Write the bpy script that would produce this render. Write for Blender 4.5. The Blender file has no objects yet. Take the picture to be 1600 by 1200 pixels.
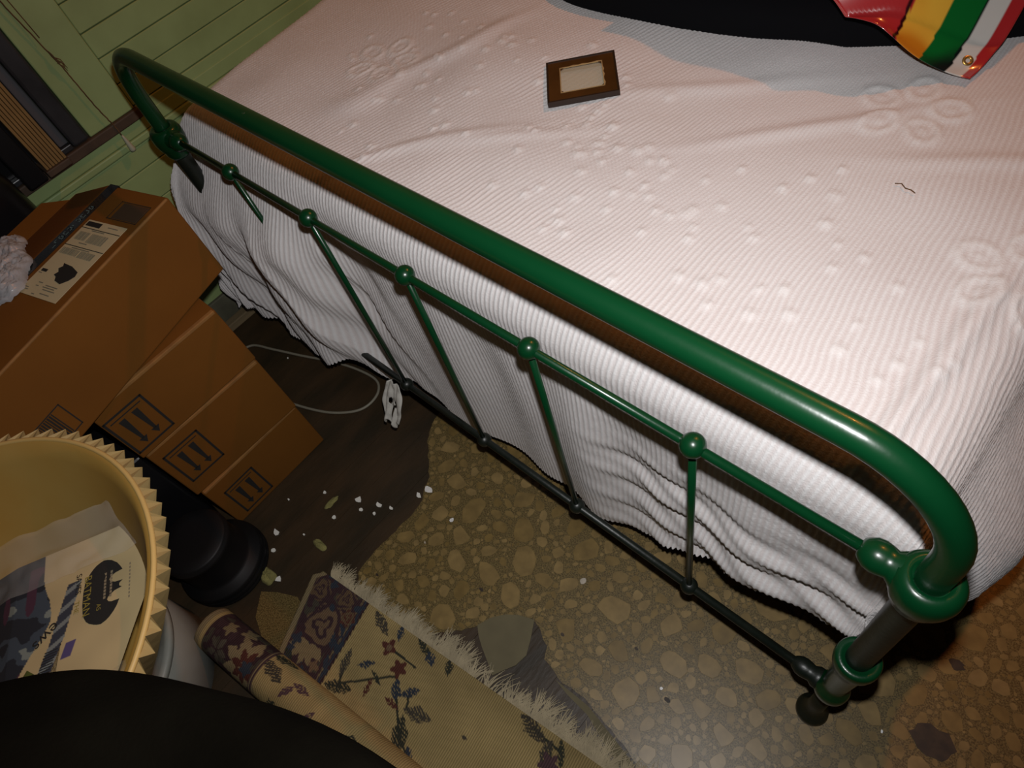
import bpy, bmesh, math, random
import numpy as np
from mathutils import Vector, Matrix
random.seed(7)
rng = np.random.default_rng(11)
scene = bpy.context.scene
COL = scene.collection

# ------------------------------------------------------------------ camera
CAM = Vector((1.3274, -0.2957, 1.2993))
RX = Vector((0.73005, 0.65284, -0.20205))      # image right
RY = Vector((-0.46513, 0.69127, 0.55299))      # image up
RZ = Vector((0.50068, -0.30973, 0.80832))      # towards the viewer
cd = bpy.data.cameras.new('camera'); cam = bpy.data.objects.new('camera', cd); COL.objects.link(cam)
cd.sensor_width = 36.0; cd.lens = 1062.35 / 1600 * 36.0; cd.clip_start = 0.01; cd.clip_end = 50
m = Matrix((RX, RY, RZ)).transposed().to_4x4(); m.translation = CAM
cam.matrix_world = m
scene.camera = cam

# ------------------------------------------------------------------ world, lights, exposure
w = bpy.data.worlds.new('world'); scene.world = w; w.use_nodes = True
w.node_tree.nodes['Background'].inputs[0].default_value = (1.0, 0.62, 0.32, 1)
w.node_tree.nodes['Background'].inputs[1].default_value = 0.005
# the camera's own flash, just above the lens
fl = bpy.data.lights.new('camera_flash', 'SPOT'); flo = bpy.data.objects.new('camera_flash', fl); COL.objects.link(flo)
fl.energy = 35.0; fl.color = (1.0, 0.985, 0.985); fl.shadow_soft_size = 0.012
fl.spot_size = math.radians(124); fl.spot_blend = 1.0
flo.location = CAM + RY * 0.078 + RX * 0.012
aim = Vector((0.82, 0.02, 0.55))
flo.rotation_euler = (aim - flo.location).to_track_quat('-Z', 'Y').to_euler()
# warm filament bulb of the room, up beyond the bed's right side
bl = bpy.data.lights.new('room_bulb', 'POINT'); blo = bpy.data.objects.new('room_bulb', bl); COL.objects.link(blo)
bl.energy = 58.0; bl.color = (1.0, 0.31, 0.06); bl.shadow_soft_size = 0.035
blo.location = (1.25, 2.0, 2.85)
scene.view_settings.view_transform = 'Standard'; scene.view_settings.look = 'None'
scene.view_settings.exposure = 0.0; scene.view_settings.gamma = 1.0
scene.view_settings.use_curve_mapping = False

# ------------------------------------------------------------------ helpers
def tag(o, label=None, cat=None, group=None, kind=None):
    if label: o['label'] = label
    if cat: o['category'] = cat
    if group: o['group'] = group
    if kind: o['kind'] = kind
    return o

def empty(name, loc=(0, 0, 0), rz=0.0):
    o = bpy.data.objects.new(name, None); COL.objects.link(o)
    o.location = loc; o.rotation_euler = (0, 0, rz); o.empty_display_size = 0.05
    return o

def link(name, me, mat, parent=None, smooth=True):
    o = bpy.data.objects.new(name, me); COL.objects.link(o)
    if mat is not None:
        me.materials.clear(); me.materials.append(mat)
    if smooth and len(me.polygons):
        me.polygons.foreach_set('use_smooth', np.ones(len(me.polygons), dtype=bool))
    if parent is not None: o.parent = parent
    return o

def pymesh(name, v, f, mat, parent=None, smooth=True):
    me = bpy.data.meshes.new(name); me.from_pydata([tuple(map(float, p)) for p in v], [], f); me.update()
    return link(name, me, mat, parent, smooth)

def gridmesh(name, P, mat, parent=None, smooth=True, attrs=None, closed_u=False):
    """P: (nu,nv,3) array -> quad grid; attrs: dict of (nu,nv[,3]) point attributes"""
    nu, nv = P.shape[:2]
    idx = np.arange(nu * nv).reshape(nu, nv)
    if closed_u:
        a = idx; b = np.roll(idx, -1, 0)
        q = np.stack([a[:, :-1], b[:, :-1], b[:, 1:], a[:, 1:]], -1).reshape(-1, 4)
    else:
        q = np.stack([idx[:-1, :-1], idx[1:, :-1], idx[1:, 1:], idx[:-1, 1:]], -1).reshape(-1, 4)
    me = bpy.data.meshes.new(name)
    me.vertices.add(nu * nv); me.vertices.foreach_set('co', P.reshape(-1).astype(np.float32))
    me.loops.add(q.size); me.loops.foreach_set('vertex_index', q.reshape(-1).astype(np.int32))
    me.polygons.add(len(q)); me.polygons.foreach_set('loop_start', (np.arange(len(q)) * 4).astype(np.int32))
    me.polygons.foreach_set('loop_total', np.full(len(q), 4, dtype=np.int32))
    me.update(calc_edges=True)
    if attrs:
        for k, a in attrs.items():
            if a.ndim == 2:
                t = me.attributes.new(k, 'FLOAT', 'POINT'); t.data.foreach_set('value', a.reshape(-1).astype(np.float32))
            else:
                t = me.attributes.new(k, 'FLOAT_COLOR', 'POINT')
                c = np.ones((nu * nv, 4), np.float32); c[:, :3] = a.reshape(-1, 3); t.data.foreach_set('color', c.reshape(-1))
    return link(name, me, mat, parent, smooth)

def tube(name, pts, r, mat, parent=None, n=14, caps=True):
    """swept tube; r scalar or list"""
    pts = [Vector(p) for p in pts]; k = len(pts)
    rs = [r] * k if not hasattr(r, '__len__') else list(r)
    V = []; F = []
    up = None
    for i, p in enumerate(pts):
        t = (pts[min(i + 1, k - 1)] - pts[max(i - 1, 0)]).normalized()
        if up is None:
            up = Vector((0, 0, 1)) if abs(t.z) < 0.9 else Vector((1, 0, 0))
        a = (up - t * up.dot(t)).normalized(); b = t.cross(a); up = a
        for j in range(n):
            th = 2 * math.pi * j / n
            V.append(p + (a * math.cos(th) + b * math.sin(th)) * rs[i])
    for i in range(k - 1):
        for j in range(n):
            F.append((i * n + j, i * n + (j + 1) % n, (i + 1) * n + (j + 1) % n, (i + 1) * n + j))
    if caps:
        F.append(tuple(range(n))[::-1]); F.append(tuple((k - 1) * n + j for j in range(n)))
    return pymesh(name, V, F, mat, parent)

def lathe(name, prof, mat, parent=None, n=32, origin=(0, 0, 0), axis=None):
    """prof list of (r,z) revolved about z through origin (or about axis)"""
    V = []; F = []
    k = len(prof)
    q = Vector((0, 0, 1)).rotation_difference(Vector(axis)) if axis is not None else None
    for (r, z) in prof:
        for j in range(n):
            th = 2 * math.pi * j / n
            v = Vector((r * math.cos(th), r * math.sin(th), z))
            if q is not None: v = q @ v
            V.append(v + Vector(origin))
    for i in range(k - 1):
        for j in range(n):
            F.append((i * n + j, i * n + (j + 1) % n, (i + 1) * n + (j + 1) % n, (i + 1) * n + j))
    F.append(tuple(range(n))[::-1]); F.append(tuple((k - 1) * n + j for j in range(n)))
    o = pymesh(name, V, F, mat, parent)
    o.data.polygons[len(F) - 1].use_smooth = False; o.data.polygons[len(F) - 2].use_smooth = False
    return o

def boxmesh(name, lo, hi, mat, parent=None, bevel=0.0, seg=2, jitter=0.0):
    bm = bmesh.new(); bmesh.ops.create_cube(bm, size=1.0)
    lo = Vector(lo); hi = Vector(hi)
    for v in bm.verts:
        v.co = Vector([lo[i] + (v.co[i] + 0.5) * (hi[i] - lo[i]) for i in range(3)])
        if jitter: v.co += Vector([random.uniform(-jitter, jitter) for _ in range(3)])
    if bevel > 0:
        bmesh.ops.bevel(bm, geom=list(bm.edges), offset=bevel, segments=seg, affect='EDGES', profile=0.5)
    me = bpy.data.meshes.new(name); bm.to_mesh(me); bm.free()
    return link(name, me, mat, parent, smooth=False)

def plate(name, poly, z0, z1, mat, parent=None):
    """extruded flat polygon (may be concave)"""
    bm = bmesh.new()
    vs = [bm.verts.new((p[0], p[1], z1)) for p in poly]
    f = bm.faces.new(vs); f.normal_update()
    if f.normal.z < 0: f.normal_flip()
    bmesh.ops.triangulate(bm, faces=[f])
    if z1 > z0:
        r = bmesh.ops.extrude_face_region(bm, geom=list(bm.faces))
        for g in r['geom']:
            if isinstance(g, bmesh.types.BMVert): g.co.z = z0
    bmesh.ops.recalc_face_normals(bm, faces=list(bm.faces))
    me = bpy.data.meshes.new(name); bm.to_mesh(me); bm.free()
    return link(name, me, mat, parent, smooth=False)

def vnoise(x, y, seed=0):
    """smooth value noise, -1..1, vectorised"""
    g = np.random.default_rng(seed).uniform(-1, 1, (64, 64))
    xi = np.floor(x).astype(int); yi = np.floor(y).astype(int)
    fx = x - xi; fy = y - yi
    fx = fx * fx * (3 - 2 * fx); fy = fy * fy * (3 - 2 * fy)
    a = g[xi % 64, yi % 64]; b = g[(xi + 1) % 64, yi % 64]; c = g[xi % 64, (yi + 1) % 64]; d = g[(xi + 1) % 64, (yi + 1) % 64]
    return (a * (1 - fx) + b * fx) * (1 - fy) + (c * (1 - fx) + d * fx) * fy

def sstep(a, b, x):
    t = np.clip((x - a) / (b - a), 0, 1); return t * t * (3 - 2 * t)

# ------------------------------------------------------------------ materials
def nodes_of(name):
    mt = bpy.data.materials.new(name); mt.use_nodes = True
    nt = mt.node_tree; return mt, nt, nt.nodes['Principled BSDF']

def mat(name, c, rough=0.6, var=0.0, vscale=8.0, c2=None, bump=0.0, bscale=60.0, metal=0.0, spec=0.5, coat=0.0, sheen=0.0, stretch=None, lo=0.35, hi=0.7):
    """noise-mixed two-colour principled material with noise bump"""
    mt, nt, b = nodes_of(name)
    L = nt.links.new
    b.inputs['Roughness'].default_value = rough; b.inputs['Metallic'].default_value = metal
    b.inputs['Specular IOR Level'].default_value = spec; b.inputs['Coat Weight'].default_value = coat
    b.inputs['Sheen Weight'].default_value = sheen
    b.inputs['Base Color'].default_value = (*c, 1)
    tc = nt.nodes.new('ShaderNodeTexCoord'); src = tc.outputs['Object']
    if stretch:
        mp = nt.nodes.new('ShaderNodeMapping'); mp.inputs['Scale'].default_value = stretch
        L(src, mp.inputs['Vector']); src = mp.outputs['Vector']
    if c2 is not None or var > 0:
        if c2 is None: c2 = tuple(max(0, x * (1 - var)) for x in c)
        n = nt.nodes.new('ShaderNodeTexNoise'); n.inputs['Scale'].default_value = vscale; n.inputs['Detail'].default_value = 6
        L(src, n.inputs['Vector'])
        r = nt.nodes.new('ShaderNodeValToRGB'); r.color_ramp.elements[0].position = lo; r.color_ramp.elements[1].position = hi
        r.color_ramp.elements[0].color = (*c, 1); r.color_ramp.elements[1].color = (*c2, 1)
        L(n.outputs['Fac'], r.inputs['Fac']); L(r.outputs['Color'], b.inputs['Base Color'])
    if bump > 0:
        n2 = nt.nodes.new('ShaderNodeTexNoise'); n2.inputs['Scale'].default_value = bscale; n2.inputs['Detail'].default_value = 5
        L(src, n2.inputs['Vector'])
        bp = nt.nodes.new('ShaderNodeBump'); bp.inputs['Strength'].default_value = bump; bp.inputs['Distance'].default_value = 0.004
        L(n2.outputs['Fac'], bp.inputs['Height']); L(bp.outputs['Normal'], b.inputs['Normal'])
    return mt

def attrmat(name, attr='col', rough=0.8, bump=0.0, bscale=300.0, coat=0.0, stretch=None, spec=0.4):
    mt, nt, b = nodes_of(name); L = nt.links.new
    a = nt.nodes.new('ShaderNodeAttribute'); a.attribute_name = attr
    L(a.outputs['Color'], b.inputs['Base Color']); b.inputs['Roughness'].default_value = rough
    b.inputs['Coat Weight'].default_value = coat; b.inputs['Coat Roughness'].default_value = 0.06
    b.inputs['Specular IOR Level'].default_value = spec
    if bump > 0:
        tc = nt.nodes.new('ShaderNodeTexCoord'); n2 = nt.nodes.new('ShaderNodeTexNoise'); n2.inputs['Scale'].default_value = bscale
        L(tc.outputs['Object'], n2.inputs['Vector'])
        bp = nt.nodes.new('ShaderNodeBump'); bp.inputs['Strength'].default_value = bump; bp.inputs['Distance'].default_value = 0.002
        L(n2.outputs['Fac'], bp.inputs['Height']); L(bp.outputs['Normal'], b.inputs['Normal'])
    return mt

def clearmat(name, tint=(0.9, 0.92, 0.95), alpha=0.22, rough=0.12):
    mt, nt, b = nodes_of(name)
    b.inputs['Base Color'].default_value = (*tint, 1); b.inputs['Roughness'].default_value = rough
    b.inputs['Alpha'].default_value = alpha; b.inputs['Specular IOR Level'].default_value = 0.8
    return mt

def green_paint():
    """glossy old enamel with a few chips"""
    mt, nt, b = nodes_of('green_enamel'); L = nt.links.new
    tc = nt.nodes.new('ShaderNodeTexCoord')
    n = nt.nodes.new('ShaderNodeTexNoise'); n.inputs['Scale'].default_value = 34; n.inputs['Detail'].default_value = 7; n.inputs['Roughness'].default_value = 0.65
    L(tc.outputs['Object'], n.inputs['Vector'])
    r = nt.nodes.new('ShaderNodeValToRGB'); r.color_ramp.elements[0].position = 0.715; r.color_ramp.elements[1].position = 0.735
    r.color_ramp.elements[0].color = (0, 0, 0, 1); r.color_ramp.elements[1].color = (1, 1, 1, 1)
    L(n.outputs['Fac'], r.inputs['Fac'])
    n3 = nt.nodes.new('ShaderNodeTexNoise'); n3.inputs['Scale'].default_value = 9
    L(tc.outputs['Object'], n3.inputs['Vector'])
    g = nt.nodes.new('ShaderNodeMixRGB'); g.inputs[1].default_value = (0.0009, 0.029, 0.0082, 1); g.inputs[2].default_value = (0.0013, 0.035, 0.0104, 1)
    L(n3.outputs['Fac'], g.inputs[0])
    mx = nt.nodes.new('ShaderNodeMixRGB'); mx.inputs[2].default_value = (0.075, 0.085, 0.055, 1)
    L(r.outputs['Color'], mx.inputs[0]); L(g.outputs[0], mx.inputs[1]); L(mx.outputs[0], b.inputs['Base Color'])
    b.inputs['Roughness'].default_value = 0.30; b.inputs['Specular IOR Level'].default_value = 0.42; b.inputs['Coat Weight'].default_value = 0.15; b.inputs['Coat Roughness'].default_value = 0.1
    n2 = nt.nodes.new('ShaderNodeTexNoise'); n2.inputs['Scale'].default_value = 120
    L(tc.outputs['Object'], n2.inputs['Vector'])
    bp = nt.nodes.new('ShaderNodeBump'); bp.inputs['Strength'].default_value = 0.07; bp.inputs['Distance'].default_value = 0.002
    L(n2.outputs['Fac'], bp.inputs['Height']); L(bp.outputs['Normal'], b.inputs['Normal'])
    return mt

def ramp_mat(name, use_island, cols, rough=0.4):
    """colour picked at random per object (or per mesh island) with fine speckle"""
    mt, nt, b = nodes_of(name); L = nt.links.new
    if use_island:
        s = nt.nodes.new('ShaderNodeNewGeometry').outputs['Random Per Island']
    else:
        s = nt.nodes.new('ShaderNodeObjectInfo').outputs['Random']
    r = nt.nodes.new('ShaderNodeValToRGB'); el = r.color_ramp.elements
    for i, c in enumerate(cols):
        p = i / (len(cols) - 1)
        e = el[0] if i == 0 else (el[1] if i == len(cols) - 1 else None)
        if e is None: e = el.new(p)
        e.position = p; e.color = (*c, 1)
    L(s, r.inputs['Fac'])
    tc = nt.nodes.new('ShaderNodeNewGeometry'); n = nt.nodes.new('ShaderNodeTexNoise'); n.inputs['Scale'].default_value = 40; n.inputs['Detail'].default_value = 8
    L(tc.outputs['Position'], n.inputs['Vector'])
    mr = nt.nodes.new('ShaderNodeMapRange'); mr.inputs['From Min'].default_value = 0.3; mr.inputs['From Max'].default_value = 0.7
    mr.inputs['To Min'].default_value = 0.72; mr.inputs['To Max'].default_value = 1.12
    L(n.outputs['Fac'], mr.inputs['Value'])
    mu = nt.nodes.new('ShaderNodeMixRGB'); mu.blend_type = 'MULTIPLY'; mu.inputs[0].default_value = 1
    L(r.outputs['Color'], mu.inputs[1]); L(mr.outputs['Result'], mu.inputs[2])
    L(mu.outputs[0], b.inputs['Base Color']); b.inputs['Roughness'].default_value = rough
    return mt

M = {}
M['green'] = green_paint()
M['greendark'] = mat('dark_enamel', (0.0050, 0.0085, 0.0060), 0.40, c2=(0.010, 0.013, 0.009), vscale=30, bump=0.1, bscale=120)  # darker enamel for the posts, lower crossbar, lower balls and feet
M['subfloor'] = mat('subfloor', (0.02, 0.012, 0.008), 0.9)
M['wood'] = mat('worn_floorboard', (0.024, 0.0165, 0.0075), 0.5, c2=(0.052, 0.029, 0.0125), vscale=5, bump=0.2, bscale=30, stretch=(3, 1, 1))
M['vinyl'] = mat('vinyl_matrix', (0.064, 0.043, 0.013), 0.42, c2=(0.185, 0.130, 0.046), vscale=420, lo=0.38, hi=0.62, bump=0.08, bscale=30)
CH0 = [(0.30, 0.235, 0.115), (0.36, 0.29, 0.155), (0.27, 0.215, 0.10), (0.40, 0.325, 0.185), (0.235, 0.155, 0.075), (0.33, 0.27, 0.145), (0.43, 0.35, 0.22)]
CH = [tuple(v * k_ for v, k_ in zip(c, (.60, .50, .30))) for c in CH0]
M['chip'] = ramp_mat('stone_chip', False, CH); M['chips'] = ramp_mat('stone_chips', True, CH)
M['backing'] = mat('vinyl_backing', (0.135, 0.112, 0.058), 0.8, var=0.2, vscale=20)
M['wall'] = mat('green_wall_paint', (0.29, 0.385, 0.160), 0.55, c2=(0.24, 0.315, 0.125), vscale=9, bump=0.12, bscale=35)
M['walldirt'] = mat('wall_backing', (0.035, 0.04, 0.025), 0.8)
M['sill'] = mat('brown_sill', (0.075, 0.045, 0.026), 0.7, var=0.4, vscale=25)
M['baseb'] = mat('grey_baseboard', (0.12, 0.115, 0.075), 0.7, var=0.4, vscale=14)
M['rawwood'] = mat('raw_wood', (0.20, 0.145, 0.075), 0.8, var=0.45, vscale=16, stretch=(1, .2, 1))
M['kraft'] = mat('kraft_cardboard', (0.160, 0.060, 0.0075), 0.8, var=0.16, vscale=5, bump=0.05, bscale=160, spec=0.2)
M['kraft_edge'] = mat('kraft_worn_edge', (0.27, 0.122, 0.028), 0.8, var=0.3, vscale=30)
M['ink'] = mat('black_print', (0.012, 0.011, 0.010), 0.7)
M['inkbrown'] = mat('brown_print', (0.055, 0.028, 0.012), 0.75)
M['inkgrey'] = mat('grey_print', (0.16, 0.15, 0.11), 0.7)
M['labelpaper'] = mat('label_paper', (0.46, 0.40, 0.245), 0.55)
M['tape'] = mat('black_tape', (0.008, 0.010, 0.012), 0.25, coat=0.3)
M['tapeprint'] = mat('tape_print', (0.10, 0.17, 0.18), 0.4)
M['black'] = mat('black_plastic', (0.006, 0.006, 0.007), 0.32)
M['blackmatte'] = mat('black_rubber', (0.0045, 0.0045, 0.005), 0.55, spec=0.3)
M['blackcloth'] = mat('black_cloth', (0.004, 0.004, 0.005), 0.95, spec=0.1)
M['coat'] = mat('charcoal_cloth', (0.0022, 0.0019, 0.0012), 1.0, c2=(0.0056, 0.0050, 0.0033), vscale=7, bump=0.2, bscale=220, spec=0.03)
M['shade'] = mat('lampshade_cream', (0.35, 0.245, 0.095), 0.7, var=0.18, vscale=10)
M['shade_in'] = mat('lampshade_liner', (0.33, 0.215, 0.060), 0.6, c2=(0.29, 0.150, 0.022), vscale=4, spec=0.2)
M['shade_rim'] = mat('lampshade_rim', (0.47, 0.31, 0.105), 0.55)
M['bucket'] = mat('white_plastic', (0.30, 0.31, 0.285), 0.45, c2=(0.25, 0.235, 0.18), vscale=7)
M['cable'] = mat('pale_cable', (0.22, 0.20, 0.15), 0.5)
M['rag'] = mat('white_rag', (0.55, 0.53, 0.48), 0.9, var=0.3, vscale=60)
M['flake'] = mat('white_paint_flake', (0.72, 0.70, 0.64), 0.7)
M['foam'] = mat('yellow_foam', (0.26, 0.23, 0.075), 0.95, var=0.4, vscale=50, bump=0.8, bscale=120)
M['frame'] = mat('brown_frame', (0.075, 0.029, 0.007), 0.4, var=0.35, vscale=25)
M['framedark'] = mat('dark_frame_edge', (0.022, 0.012, 0.008), 0.45)
M['gilt'] = mat('worn_gilt', (0.40, 0.27, 0.12), 0.6)
M['glass'] = clearmat('frame_glass', (0.70, 0.66, 0.50), 0.42, 0.05)
M['clear'] = clearmat('clear_plastic', (0.75, 0.74, 0.70), 0.12, 0.14)
M['bagclear'] = clearmat('milky_plastic', (0.55, 0.57, 0.60), 0.6, 0.3)
M['brass'] = mat('brass', (0.55, 0.33, 0.09), 0.35, metal=0.8)
M['fringe'] = mat('rug_fringe', (0.38, 0.315, 0.20), 0.95, var=0.25, vscale=40)
M['cord'] = mat('brown_cord', (0.14, 0.075, 0.03), 0.9, var=0.5, vscale=60)
M['tassel'] = mat('cord_bell', (0.42, 0.41, 0.30), 0.5)
M['darkmetal'] = mat('dark_window_frame', (0.028, 0.029, 0.033), 0.35, var=0.4, vscale=30)
M['greymetal'] = mat('grey_window_strip', (0.075, 0.076, 0.085), 0.4)
M['ribcard'] = mat('corrugated_card', (0.25, 0.145, 0.045), 0.8, var=0.2, vscale=20)

# ------------------------------------------------------------------ floor
FL = boxmesh('floor', (-0.32, -1.5, -0.06), (2.6, 2.4, -0.012), M['subfloor']); tag(FL, kind='structure')
px = -0.31; k = 0
while px < 2.55:
    wd = 0.083
    boxmesh('plank', (px + 0.0003, -1.5, -0.0118), (px + wd - 0.0003, 2.4, random.uniform(-0.0003, 0.0)), M['wood'], FL)
    px += wd

# ------------------------------------------------------------------ left wall: painted horizontal boards, casing, sill, moulding
WL = boxmesh('wall_left', (-0.36, -1.5, -0.02), (-0.312, 2.4, 2.3), M['walldirt']); tag(WL, kind='structure')
seams = [0.09, 0.185, 0.262, 0.326, 0.405, 0.481, 0.530]
for a, b in zip(seams[:-1], seams[1:]):
    boxmesh('board', (-0.314, -1.5, a + 0.0010), (-0.300 + random.uniform(-0.0006, 0.0006), 2.4, b - 0.0010), M['wall'], WL, bevel=0.0016, seg=1)
up = [0.602, 0.654, 0.711, 0.763, 0.822, 0.88, 0.94, 1.0, 1.06, 1.12]
for a, b in zip(up[:-1], up[1:]):
    boxmesh('board', (-0.314, 0.043, a + 0.0010), (-0.300 + random.uniform(-0.0008, 0.0008), 2.4, b - 0.0010), M['wall'], WL, bevel=0.0016, seg=1)
boxmesh('board', (-0.314, -1.5, 1.121), (-0.300, 2.4, 2.3), M['wall'], WL)
boxmesh('board', (-0.314, 0.02, 0.573), (-0.299, 2.4, 0.601), M['wall'], WL, bevel=0.0015, seg=1)
T1 = boxmesh('trim_1', (-0.312, -0.070, 0.602), (-0.292, 0.041, 1.12), M['wall'], None, bevel=0.0025); tag(T1, kind='structure')
T2 = boxmesh('trim_2', (-0.312, -0.60, 0.580), (-0.284, 0.047, 0.602), M['sill'], None, bevel=0.003); tag(T2, kind='structure')
T3 = boxmesh('trim_3', (-0.312, -1.5, 0.533), (-0.293, 2.4, 0.5485), M['wall'], None, bevel=0.003); tag(T3, kind='structure')
T4 = boxmesh('trim_4', (-0.312, -1.5, 0.5495), (-0.297, 2.4, 0.5795), M['wall'], None, bevel=0.002); tag(T4, kind='structure')
B1 = boxmesh('baseboard_left', (-0.312, -1.5, 0.0), (-0.296, 2.4, 0.0885), M['baseb'], None, bevel=0.002); tag(B1, kind='structure')
T5 = boxmesh('trim_5', (-0.292, -0.14, 0.0005), (-0.262, 0.10, 0.022), M['rawwood'], None, bevel=0.003, jitter=0.002); tag(T5, kind='structure')
# window beside the casing
W1 = empty('window_1', (-0.306, -0.33, 0.603)); tag(W1, kind='structure')
def wbox(n, lo, hi, mt, bev=0.002):
    o = boxmesh(n, lo, hi, mt, W1, bevel=bev); o.location = (0.306, 0.33, -0.603); return o
wbox('window_frame', (-0.31, -0.110, 0.605), (-0.286, -0.073, 1.12), M['darkmetal'], 0.005)
wbox('window_frame', (-0.31, -0.60, 0.604), (-0.288, -0.111, 0.616), M['darkmetal'])
wbox('sash_strip', (-0.31, -0.132, 0.617), (-0.296, -0.112, 1.12), M['greymetal'])
wbox('pane', (-0.308, -0.60, 0.617), (-0.304, -0.133, 1.12), M['black'], 0)

# ------------------------------------------------------------------ torn vinyl sheet with printed stone chips
edge = [(.42, 1.9), (.40, .25), (.435, .024), (.463, -.03), (.533, -.089), (.564, -.152), (.566, -.224), (.563, -.297), (.567, -.338),
        (.62, -.372), (.75, -.36), (.838, -.262), (.862, -.222), (.918, -.178), (.928, -.181), (.971, -.199), (.981, -.22), (1.02, -.228), (1.063, -.226),
        (1.093, -.226), (1.16, -.238), (1.207, -.248), (1.26, -.33), (1.35, -.60), (2.5, -.60), (2.5, 1.9)]
poly = []
for i, p in enumerate(edge):
    q = edge[(i + 1) % len(edge)]; L_ = math.hypot(q[0] - p[0], q[1] - p[1])
    n = max(1, int(L_ / 0.012)) if (i >= 2 and i <= 21) else 1
    for kx in range(n):
        t = kx / n; j = 0.003 if kx else 0.0
        poly.append((p[0] + (q[0] - p[0]) * t + random.uniform(-j, j), p[1] + (q[1] - p[1]) * t + random.uniform(-j, j)))
VS = plate('vinyl_flooring', poly, 0.0002, 0.0022, M['vinyl'])
tag(VS, 'beige vinyl flooring sheet with stone-chip pattern, torn at its left edge', 'flooring')
def inside(p, pg):
    c = False; n = len(pg); j = n - 1
    for i in range(n):
        if (pg[i][1] > p[1]) != (pg[j][1] > p[1]) and p[0] < (pg[j][0] - pg[i][0]) * (p[1] - pg[i][1]) / (pg[j][1] - pg[i][1]) + pg[i][0]: c = not c
        j = i
    return c
chips = []
CA = np.zeros((0, 3))
for rad, cnt in ((0.036, 34), (0.028, 70), (0.021, 150), (0.015, 330), (0.0105, 800), (0.007, 1900), (0.0045, 4200), (0.003, 5200)):
    made = 0; tries = 0
    while made < cnt and tries < cnt * (12 if rad > .005 else 3):
        tries += 1
        x = random.uniform(.40, 1.78); y = random.uniform(-.42, .62)
        if x < 1.32 and y > 0.22: continue
        r = rad * random.uniform(0.8, 1.15)
        if len(CA):
            d = np.hypot(CA[:, 0] - x, CA[:, 1] - y)
            if np.any(d < (CA[:, 2] + r) * 0.86): continue
        e = 0.86 * r
        if not (inside((x, y), poly) and all(inside((x + e * c_, y + e * s_), poly) for c_, s_ in ((1, 0), (-1, 0), (0, 1), (0, -1), (.7, .7), (-.7, .7), (.7, -.7), (-.7, -.7)))): continue
        CA = np.vstack([CA, (x, y, r)]); chips.append((x, y, r)); made += 1
tmpl = []
def chip_shape():
    n = random.randint(9, 12); ph = random.uniform(0, 6.28); out = []
    el = random.uniform(0.62, 0.92); cut = random.uniform(0, 6.28); cut2 = cut + random.uniform(1.5, 4)
    for i in range(n):
        th = 2 * math.pi * i / n + random.uniform(-.16, .16)
        r = 1.0 * random.uniform(0.80, 1.08)
        for c_ in (cut, cut2):
            dd = math.cos(th - c_)
            if dd > 0: r = min(r, 0.70 / max(dd, .2))
        out.append((r * math.cos(th), r * el * math.sin(th)))
    return out
for i in range(16):
    s = chip_shape(); n = len(s); th = 0.05
    v = [(x, y, 0) for x, y in s] + [(x * .97, y * .97, 1.0) for x, y in s]
    f = [tuple(range(n, 2 * n))] + [(j, (j + 1) % n, n + (j + 1) % n, n + j) for j in range(n)]
    me = bpy.data.meshes.new('stone_chip'); me.from_pydata(v, [], f); me.update(); me.materials.append(M['chip']); tmpl.append(me)
vis = [c for c in chips]
vis.sort(key=lambda c: -c[2])
top300, rest = vis[:300], vis[300:]
for (x, y, r) in top300:
    o = bpy.data.objects.new('stone_chip', random.choice(tmpl)); COL.objects.link(o); o.parent = VS
    o.location = (x, y, 0.0018); o.scale = (r, r, 0.0008); o.rotation_euler = (0, 0, random.uniform(0, 6.28))
V = []; F = []
for (x, y, r) in rest:
    s = chip_shape(); n = len(s); a = random.uniform(0, 6.28); ca, sa = math.cos(a) * r, math.sin(a) * r; b0 = len(V)
    V += [(x + u * ca - v * sa, y + u * sa + v * ca, 0.0024) for u, v in s]
    F.append(tuple(range(b0, b0 + n)))
o = pymesh('small_stone_chips', V, F, M['chips'], VS, smooth=False); o['kind'] = 'stuff'
plate('torn_edge_backing', [(1.02, -.2335), (1.063, -.231), (1.093, -.230), (1.16, -.242), (1.207, -.252), (1.25, -.33), (1.225, -.335), (1.19, -.268), (1.15, -.259), (1.10, -.242), (1.05, -.239)], 0.0004, 0.0016, M['backing'], VS)
def blob(name, x, y, r, z, mt, seed, el=.8):
    r4 = random.Random(seed); return plate(name, [(x + r * r4.uniform(.75, 1.1) * math.cos(6.283 * kk / 16), y + r * el * r4.uniform(.75, 1.1) * math.sin(6.283 * kk / 16)) for kk in range(16)], z - .0003, z, mt, VS)
M['stain'] = mat('dark_floor_stain', (.022, .014, .008), .6, c2=(.05, .03, .015), vscale=60)
blob('dark_stain', 1.535, .075, .034, .0030, M['stain'], 1); blob('dark_stain', 1.515, .205, .012, .0030, M['stain'], 2)
for kk, (x_, y_) in enumerate(((.604, -.315), (1.10, -.10), (.80, -.20), (.98, -.165), (1.19, -.135))): blob('dark_stain', x_, y_, random.uniform(.004, .008), .0030, M['stain'], 5 + kk, .6)
# folded-back scrap at the tear
sc = [(.842, -.255), (.853, -.228), (.871, -.206), (.893, -.190), (.922, -.178), (.940, -.21), (.952, -.236), (.948, -.262), (.935, -.285), (.926, -.303), (.905, -.292), (.877, -.279), (.858, -.268)]
SC = plate('vinyl_scrap', sc, 0.0036, 0.0056, M['backing'])
tag(SC, 'folded grey-olive scrap of torn vinyl beside the rug fringe', 'scrap')

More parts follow.
